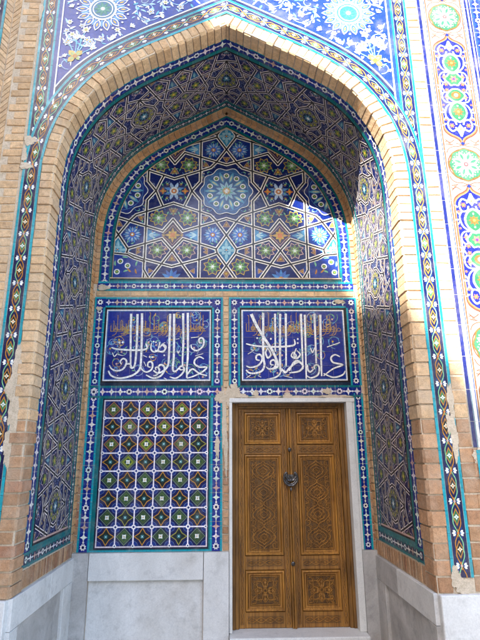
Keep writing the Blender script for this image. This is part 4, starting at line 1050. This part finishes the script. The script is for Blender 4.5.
# ---- plaster patches where tiles have fallen
def patch(f,cx,cz,rx,rz,seed,c=(1,1,1),h=.0105):
    mb=MB();h+=seed*.00009
    r=random.Random(seed);n=46;P=[]
    for k in range(n):
        a=2*PI*k/n;q=1+r.uniform(-.16,.14)+.16*math.sin(3*a+seed)+.10*math.sin(7*a+2*seed);P.append((cx+rx*q*math.cos(a),cz+rz*q*math.sin(a)))
    mb.face([f(x,z,h) for x,z in P],c,'plaster')
    Q=[f(cx+(x-cx)*1.015,cz+(z-cz)*1.015,h-.010) for x,z in P];A=[f(x,z,h) for x,z in P]
    for i in range(n): mb.face([A[i],A[(i+1)%n],Q[(i+1)%n],Q[i]],c,'plaster')
    mb.build('plaster_patch',portal)
for cx,cz,rx,rz,sd in ((-1.635,2.54,.055,.045,1),(-1.645,2.30,.05,.03,2),(-1.665,2.40,.02,.06,22),(-1.525,.62,.035,.16,3),(-1.510,.34,.035,.20,4),(-1.525,.08,.03,.14,5),(-1.555,.48,.03,.09,55),(1.650,.36,.022,.15,6),(1.645,.10,.026,.15,7),(1.620,.22,.022,.07,8),(1.545,-.80,.035,.07,9),(1.585,-.86,.04,.05,10),(1.80,-.02,.035,.06,12),(-1.68,3.9,.018,.1,13),(-1.56,-.85,.06,.05,14)):
    patch(wallF,cx,cz,rx,rz,sd)
for cx,cz,rx,rz,sd in ((.085,.62,.055,.075,15),(.155,.575,.07,.022,16),(.02,.57,.03,.10,17),(.40,.562,.16,.016,18),(.62,.575,.05,.03,28),(.80,.562,.20,.016,19),(.30,.60,.03,.03,29),(1.10,.565,.14,.020,20),(1.02,.62,.04,.03,30),(-.02,.35,.022,.3,21),(-.055,.56,.05,.06,23),(-.085,.08,.022,.09,24),(.0,.02,.018,.2,31),(-1.33,1.49,.03,.022,25),(1.20,1.57,.05,.022,26),(-1.30,1.72,.06,.03,27)):
    patch(wallB,cx,cz,rx,rz,sd,h=.0150)
# ---- marble dado
mb=MB();g=.003
def mbox(x0,x1,z0,z1,h,mat='marble',hb=-.02,b=.003): mb.box(x0+g/2,x1-g/2,-h,-hb,z0+g/2,z1-g/2,mat,(1,1,1),b)
mbox(-1.412,-1.252,-1.76,-.858,.040,'worn_marble');mb.build('marble_pier_slab',portal);mb=MB();mbox(-1.250,-.206,-1.09,-.858,.045);mbox(-.204,.030,-1.76,-.858,.045)
mbox(-1.250,-.206,-1.76,-1.09,.006,'marble')
mb.build('back_marble_dado',portal);mb=MB()
mbox(1.268,1.412,-1.76,-.858,.035,'worn_marble')
mb.build('back_marble_dado',portal)
for sd in (1,-1):
    mb=MB()
    def rbox(d0,d1,z0,z1,h,mat):
        a,b=sorted((sd*(1.415-h),sd*1.43));mb.box(a,b,d0-DB+g/2,d1-DB-g/2,z0+g/2,z1-g/2,mat,(1,1,1),.003)
    m2='worn_marble' if sd>0 else 'marble'
    rbox(3.605,4.35,-1.09,-.895,.030,m2 if sd<0 else 'marble');rbox(4.35,4.955,-1.09,-.895,.030,m2)
    rbox(3.605,3.74,-1.76,-1.09,.030,m2);rbox(3.74,4.70,-1.76,-1.09,.004,'worn_marble');rbox(4.70,4.955,-1.76,-1.09,.030,m2)
    mb.build('reveal_marble_dado',portal)
    mb=MB()
    a,b=sorted((sd*1.413,sd*2.30));mb.box(a,b,YF-.045,YF+.02,-1.77,-.898,'marble',(1,1,1),.006)
    a,b=sorted((sd*2.304,sd*3.4));mb.box(a,b,YF-.045,YF+.02,-1.77,-.898,'marble',(1,1,1),.006)
    mb.build('marble_plinth',portal)
# ---- door surround and threshold
YD=.12
mb=MB()
mb.box(.032,.060,-.022,YD+.03,-1.53,.510,'white_stone',(1,1,1),.003)
mb.box(1.205,1.268,-.022,YD+.03,-1.53,.510,'white_stone',(1,1,1),.003);mb.box(1.268,1.291,-.012,.02,-.857,.512,'white_stone',(1,1,1),.003)
mb.box(.032,1.291,-.024,YD+.03,.511,.552,'white_stone',(1,1,1),.003)
mb.build('marble_door_surround',portal)
mb=MB();mb.box(.032,1.268,-.14,YD+.05,-1.66,-1.532,'white_stone',(1,1,1),.008);mb.box(-.10,1.40,-.42,YD+.05,-1.80,-1.662,'white_stone',(1,1,1),.01)
mb.build('stone_threshold',portal)
# ---- wooden door
WD=(1,1,1)
mb=MB();fx0,fx1,fz0,fz1=.061,1.204,-1.530,.509
fw=.062
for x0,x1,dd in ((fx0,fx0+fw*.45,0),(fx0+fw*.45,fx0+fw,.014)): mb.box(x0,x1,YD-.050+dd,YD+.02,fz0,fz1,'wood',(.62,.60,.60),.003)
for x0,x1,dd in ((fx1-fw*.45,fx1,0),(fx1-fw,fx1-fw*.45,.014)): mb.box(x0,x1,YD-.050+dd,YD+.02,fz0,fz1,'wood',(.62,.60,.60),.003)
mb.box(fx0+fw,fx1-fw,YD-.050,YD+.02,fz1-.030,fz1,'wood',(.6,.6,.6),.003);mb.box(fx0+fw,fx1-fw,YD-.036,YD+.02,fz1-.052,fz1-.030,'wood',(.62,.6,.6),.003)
mb.build('door_frame',portal)
def prism_ribbon(mb,pts,w,y0,y1,closed=False,c=(1.25,1.2,1.1)):
    """carved relief line: a ridge standing up from y0 to y1 (towards the viewer = smaller y)"""
    r=Rec();ribbon(r,pts,w,c,0,closed=closed)
    r2=Rec();ribbon(r2,pts,w*.45,c,0,closed=closed)
    for (P,_,_),(Q,_,_) in zip(r.L,r2.L):
        A=[(x,y0,z) for x,z in P];B=[(x,y1,z) for x,z in Q]
        mb.face(B,c,'wood');mb.face([A[0],A[1],B[1],B[0]],c,'wood');mb.face([A[2],A[3],B[3],B[2]],c,'wood')
def carve_round(mb,cx,cz,r,y0,y1):
    for k in range(4):
        a=PI/4+PI/2*k
        for sg in (1,-1):
            pts=[(cx+q*r*math.cos(a+sg*b),cz+q*r*math.sin(a+sg*b)) for q,b in ((.12,0),(.4,.42),(.72,.36),(.98,0))]
            prism_ribbon(mb,cr(pts,4),.0085,y0,y1)
        a2=PI/2*k
        for sg in (1,-1):
            pts=[(cx+q*r*math.cos(a2+sg*b),cz+q*r*math.sin(a2+sg*b)) for q,b in ((.10,0),(.38,.50),(.66,.34),(.86,.0))]
            prism_ribbon(mb,cr(pts,4),.0075,y0,y1)
        for q in (.30,.62):
            x,z=cx+q*r*math.cos(a2),cz+q*r*math.sin(a2);P=[(x-.012,z),(x,z+.016),(x+.012,z),(x,z-.016)]
            mb.face([(u,y1,v) for u,v in P],WD,'wood')
            for i in range(4): mb.face([(P[i][0],y1,P[i][1]),(P[(i+1)%4][0],y1,P[(i+1)%4][1]),(x+(P[(i+1)%4][0]-x)*1.5,y0,z+(P[(i+1)%4][1]-z)*1.5),(x+(P[i][0]-x)*1.5,y0,z+(P[i][1]-z)*1.5)],WD,'wood')
def carve_band(mb,x0,x1,z0,z1,y0,y1,horiz=True):
    """running leaf scroll of a rail or stile"""
    mb.face([(x0,y0-.0006,z0),(x1,y0-.0006,z0),(x1,y0-.0006,z1),(x0,y0-.0006,z1)],(.62,.56,.5),"wood");y0-=.0008;y1-=.003
    if horiz: a0,a1,c,h=x0,x1,(z0+z1)/2,(z1-z0)/2*.62
    else: a0,a1,c,h=z0,z1,(x0+x1)/2,(x1-x0)/2*.62
    n=max(2,round((a1-a0)/.075));st=(a1-a0)/n
    T=(lambda a,b:(a,b)) if horiz else (lambda a,b:(b,a))
    for sg in (1,-1):
        prism_ribbon(mb,[T(a0+(a1-a0)*i/(n*8),c+sg*h*math.sin(PI*i/8)) for i in range(n*8+1)],.0055,y0,y1)
    for i in range(n):
        a=a0+(i+.5)*st;P=[T(a-.013,c),T(a,c+h*.42),T(a+.013,c),T(a,c-h*.42)];m_=T(a,c)
        for k in range(4):
            q,w=P[k],P[(k+1)%4];mb.face([(q[0],y0,q[1]),(w[0],y0,w[1]),(m_[0],y1,m_[1])],WD,'wood')
def moulded_panel(mb,x0,x1,z0,z1,kind):
    y=YD-.012                           # rail face
    # raised mould, step, sunk field
    def fr(a,b,ya,yb,c=(1,1,1)):
        (A0,A1,B0,B1)=a;(C0,C1,D0,D1)=b
        o=[(A0,ya,B0),(A1,ya,B0),(A1,ya,B1),(A0,ya,B1)];i_=[(C0,yb,D0),(C1,yb,D0),(C1,yb,D1),(C0,yb,D1)]
        for k in range(4): mb.face([o[k],o[(k+1)%4],i_[(k+1)%4],i_[k]],c,'wood')
    ins=lambda t:(x0+t,x1-t,z0+t,z1-t)
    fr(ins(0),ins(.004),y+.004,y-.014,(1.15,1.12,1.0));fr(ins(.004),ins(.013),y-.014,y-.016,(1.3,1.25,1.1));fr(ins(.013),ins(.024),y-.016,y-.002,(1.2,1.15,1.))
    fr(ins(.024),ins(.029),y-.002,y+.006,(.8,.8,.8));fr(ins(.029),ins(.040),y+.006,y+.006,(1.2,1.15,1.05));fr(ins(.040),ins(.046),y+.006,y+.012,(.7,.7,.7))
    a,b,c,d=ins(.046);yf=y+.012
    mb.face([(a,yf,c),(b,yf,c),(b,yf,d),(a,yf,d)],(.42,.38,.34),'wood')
    y0,y1=yf-.0005,yf-.0115
    prism_ribbon(mb,[(a+.005,c+.005),(b-.005,c+.005),(b-.005,d-.005),(a+.005,d-.005)],.007,y0,y1,True)
    cx=(a+b)/2;w=(b-a)/2-.012
    rr_=random.Random(int(a*1000)+int(c*100))
    nn=int((b-a)*(d-c)/.00085)
    for _ in range(nn):
        px=rr_.uniform(a+.016,b-.016);pz=rr_.uniform(c+.016,d-.016);q=rr_.uniform(.008,.015);t0=rr_.uniform(0,6.28)
        for sg in (1,-1):
            mx_=px if sg>0 else a+b-px
            prism_ribbon(mb,[(mx_+sg*q*(1-t*.11)*math.cos(t0+t*.8),pz+q*(1-t*.11)*math.sin(t0+t*.8)) for t in range(7)],.0045,y0,y0-.006,c=(.95,.88,.8))
    if kind=='s':
        cz=(c+d)/2;rr=min(w,(d-c)/2-.012);carve_round(mb,cx,cz,rr,y0,y1)
        for sx in (1,-1):
            for sz in (1,-1):
                ex,ez=cx+sx*(w-.006),cz+sz*((d-c)/2-.018)
                prism_ribbon(mb,cr([(ex,ez),(ex-sx*.03,ez-sz*.004),(ex-sx*.035,ez-sz*.03),(ex-sx*.015,ez-sz*.035)],4),.006,y0,y1)
                prism_ribbon(mb,cr([(ex,ez-sz*.02),(ex-sx*.012,ez-sz*.05),(ex-sx*.03,ez-sz*.06)],4),.006,y0,y1)
    else:
        n=4;L=(d-c-.02)/n
        for i in range(n):
            cz=c+.01+L*(i+.5)
            for k,(ww,hh) in enumerate(((.90,.50),(.60,.34),(.30,.18))):
                for sg in (1,-1):
                    pts=[(cx,cz+hh*L),(cx+sg*w*ww*.12,cz+hh*L*.80),(cx+sg*w*ww*.62,cz+hh*L*.50),(cx+sg*w*ww*.90,cz+hh*L*.12),(cx+sg*w*ww*.90,cz-hh*L*.12),(cx+sg*w*ww*.62,cz-hh*L*.50),(cx+sg*w*ww*.12,cz-hh*L*.80),(cx,cz-hh*L)]
                    prism_ribbon(mb,cr(pts,4),.0075 if k<2 else .0065,y0,y1)
            for sx in (1,-1):
                for sz in (1,-1):
                    ex,ez=cx+sx*(w-.002),cz+sz*L*.5
                    prism_ribbon(mb,cr([(ex,ez),(ex-sx*.035,ez-sz*.010),(ex-sx*.040,ez-sz*.04),(ex-sx*.018,ez-sz*.045),(ex-sx*.018,ez-sz*.028)],4),.006,y0,y1)
                    prism_ribbon(mb,cr([(ex-sx*.002,ez-sz*.045),(ex-sx*.02,ez-sz*.07),(ex-sx*.012,ez-sz*.10)],4),.006,y0,y1)
def leaf_door(x0,x1):
    e=empty('door_leaf',((x0+x1)/2,YD,fz0),parent=portal)
    st=.056;y=YD-.012
    rails=((-1.530,-1.395,1),(-1.044,-.920,1),(.008,.100,1),(.420,.457,0))
    pan=((-1.395,-1.044,'s'),(-.920,.008,'l'),(.100,.420,'s'))
    mb=MB()
    for a,b in ((x0,x0+st),(x1-st,x1)):
        mb.box(a,b,y,YD+.03,fz0,.457,'wood',(1,1,1),.003);carve_band(mb,a+.012,b-.012,fz0+.03,.44,y-.0005,y-.005,False)
    for a,b,cv in rails:
        mb.box(x0+st,x1-st,y+.001,YD+.03,a+.001,b-.001,'wood',(.95,.93,.9),.003)
        if cv: carve_band(mb,x0+st+.02,x1-st-.02,(a+b)/2-.032,(a+b)/2+.032,y+.0005,y-.0055)
    mb.build('leaf_frame',e)
    for a,b,kd in pan:
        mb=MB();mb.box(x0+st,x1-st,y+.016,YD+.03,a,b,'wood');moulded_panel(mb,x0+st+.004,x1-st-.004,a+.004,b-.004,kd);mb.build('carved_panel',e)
    return e
xm=.632
LD=leaf_door(fx0+fw+.002,xm-.022);RD=leaf_door(xm+.022,fx1-fw-.002)
mb=MB();mb.box(xm-.0205,xm-.0025,YD-.040,YD+.02,fz0,.457,'wood',(.9,.88,.85),.005);mb.box(xm+.001,xm+.0205,YD-.048,YD+.02,fz0,.457,'wood',(1.1,1.05,1),.006)
mb.build('meeting_stile',LD)
for z in (-.985,.052):
    mb=MB();mb.ball((xm,YD-.052,z),.020,'metal',sc=(1,.6,1));mb.ball((xm,YD-.066,z),.009,'metal');mb.build('door_stud',LD)
# knocker: two curled horns and a ribbed heart hanging from a back plate
kz=-.235
mb=MB()
P=[(xm+.045*math.cos(2*PI*k/18),YD-.052,kz+.02+.05*math.sin(2*PI*k/18)) for k in range(18)]
mb.box(xm-.040,xm+.040,YD-.056,YD-.048,kz-.01,kz+.050,'metal',(1,1,1),.003)
for sg in (1,-1):
    pts=[(0,-.060),(.032,-.054),(.066,-.022),(.076,.020),(.066,.062),(.050,.078),(.044,.060),(.052,.040),(.040,.012),(.018,-.002),(0,.004)]
    q=cr([(xm+sg*a*.86,YD-.072,kz+b*.86) for a,b in pts],4)
    n=len(q);mb.tube(q,[.012-.005*abs(i/n-.2) for i in range(n)],'metal')
    for t in (.02,.045): mb.tube(cr([(xm,YD-.076,kz-.055+t),(xm+sg*.03,YD-.080,kz-.045+t),(xm+sg*.050,YD-.076,kz-.012+t)],4),.0055,'metal')
mb.ball((xm,YD-.078,kz-.002),.016,'metal');mb.ball((xm,YD-.070,kz-.085),.013,'metal',sc=(1,.8,1.3))
mb.tube([(xm,YD-.05,kz+.03),(xm,YD-.085,kz+.03)],.009,'metal')
mb.build('door_knocker',LD)
# ================================================================== SURROUNDINGS (cast the shade, bounce the light, show in the glaze)
mb=MB();n=30;sz=1200
mb.face([(-sz,-sz,GZ),(sz,-sz,GZ),(sz,sz,GZ),(-sz,sz,GZ)],(1,1,1),'paving')
g_=mb.build('ground');g_['kind']='structure'
def block(name,label,cat,pts,z1,th):
    mb=MB();(x0,y0),(x1,y1)=pts;dx,dy=x1-x0,y1-y0;l=math.hypot(dx,dy);nx,ny=dy/l*th,-dx/l*th
    A=[(x0,y0),(x1,y1),(x1+nx,y1+ny),(x0+nx,y0+ny)]
    for i in range(4):
        a,b=A[i],A[(i+1)%4];L=math.hypot(b[0]-a[0],b[1]-a[1]);nseg=max(1,int(L/.8));z=GZ
        while z<z1:
            zt=min(z1,z+.8)
            for k in range(nseg):
                p=(a[0]+(b[0]-a[0])*k/nseg,a[1]+(b[1]-a[1])*k/nseg);q=(a[0]+(b[0]-a[0])*(k+1)/nseg,a[1]+(b[1]-a[1])*(k+1)/nseg)
                c=brickcol(2);mb.face([(p[0],p[1],z),(q[0],q[1],z),(q[0],q[1],zt),(p[0],p[1],zt)],c,'brick')
            z=zt
    mb.face([(p[0],p[1],z1) for p in A],(.5,.4,.28),'brick')
    o=mb.build(name,None,(x0,y0,GZ),None);o['label']=label;o['category']=cat;return o
WX=-5.0;wz=3.95+1.696*(-WX-.215)
block('courtyard_wing','tall brick wing closing the left side of the courtyard','building',((WX,YF-.01),(WX-.146/.989*25,YF-25.0)),wz,3.0)
block('opposite_building','brick building across the courtyard facing the portal','building',((-16,-32.0),(16,-32.0)),15.8,3.0)
# ================================================================== CAMERA, LIGHT
f_px,pit,yaw,roll=491.,R(15.4),R(1.55),R(.35)
def ray(a,b,F):
    c0,c2=a*math.cos(roll)+b*math.sin(roll),-a*math.sin(roll)+b*math.cos(roll)
    X_,F_,Z_=c0,F*math.cos(pit)-c2*math.sin(pit),F*math.sin(pit)+c2*math.cos(pit)
    return Vector((X_*math.cos(yaw)+F_*math.sin(yaw),-X_*math.sin(yaw)+F_*math.cos(yaw),Z_))
rx,ry,rf=ray(1,0,0),ray(0,1,0),ray(0,0,1)
cam=bpy.data.cameras.new('camera');co=bpy.data.objects.new('camera',cam);col.objects.link(co)
m3=Matrix((rx,ry,-rf)).transposed();co.matrix_world=Matrix.Translation((.01,-DB,0))@m3.to_4x4()
cam.sensor_fit='VERTICAL';cam.sensor_height=36;cam.lens=36*f_px/640;cam.clip_end=5000;cam.clip_start=.05
scene.camera=co
d=Vector((.80,1.37,-1.014)).normalized()
sun=bpy.data.lights.new('sun','SUN');sun.energy=SUN_E;sun.angle=R(.55);sun.color=(1,.95,.86)
so=bpy.data.objects.new('sun',sun);col.objects.link(so);so.rotation_euler=d.to_track_quat('-Z','Y').to_euler();so.location=(-5,-8,8)
w=bpy.data.worlds.new('World');scene.world=w;w.use_nodes=True;nt=w.node_tree;bg=nt.nodes['Background']
sky=nt.nodes.new('ShaderNodeTexSky');sky.sky_type='NISHITA';sky.sun_disc=False
sky.sun_elevation=math.asin(-d.z);sky.sun_rotation=math.atan2(-d.x,-d.y);sky.air_density=1.0;sky.dust_density=1.2
nt.links.new(sky.outputs[0],bg.inputs[0]);bg.inputs[1].default_value=SKY_E
vs=scene.view_settings;scene.display_settings.display_device='sRGB';vs.view_transform='Standard';vs.look='None';vs.exposure=EXPO;vs.gamma=1;vs.use_curve_mapping=False
scene.render.engine='CYCLES';scene.cycles.max_bounces=8;scene.cycles.diffuse_bounces=5;scene.cycles.glossy_bounces=4
# lift everything so that the paving lies at z = 0
bpy.context.view_layer.update()
for o in list(scene.objects):
    if o.parent is None: o.location.z+=H
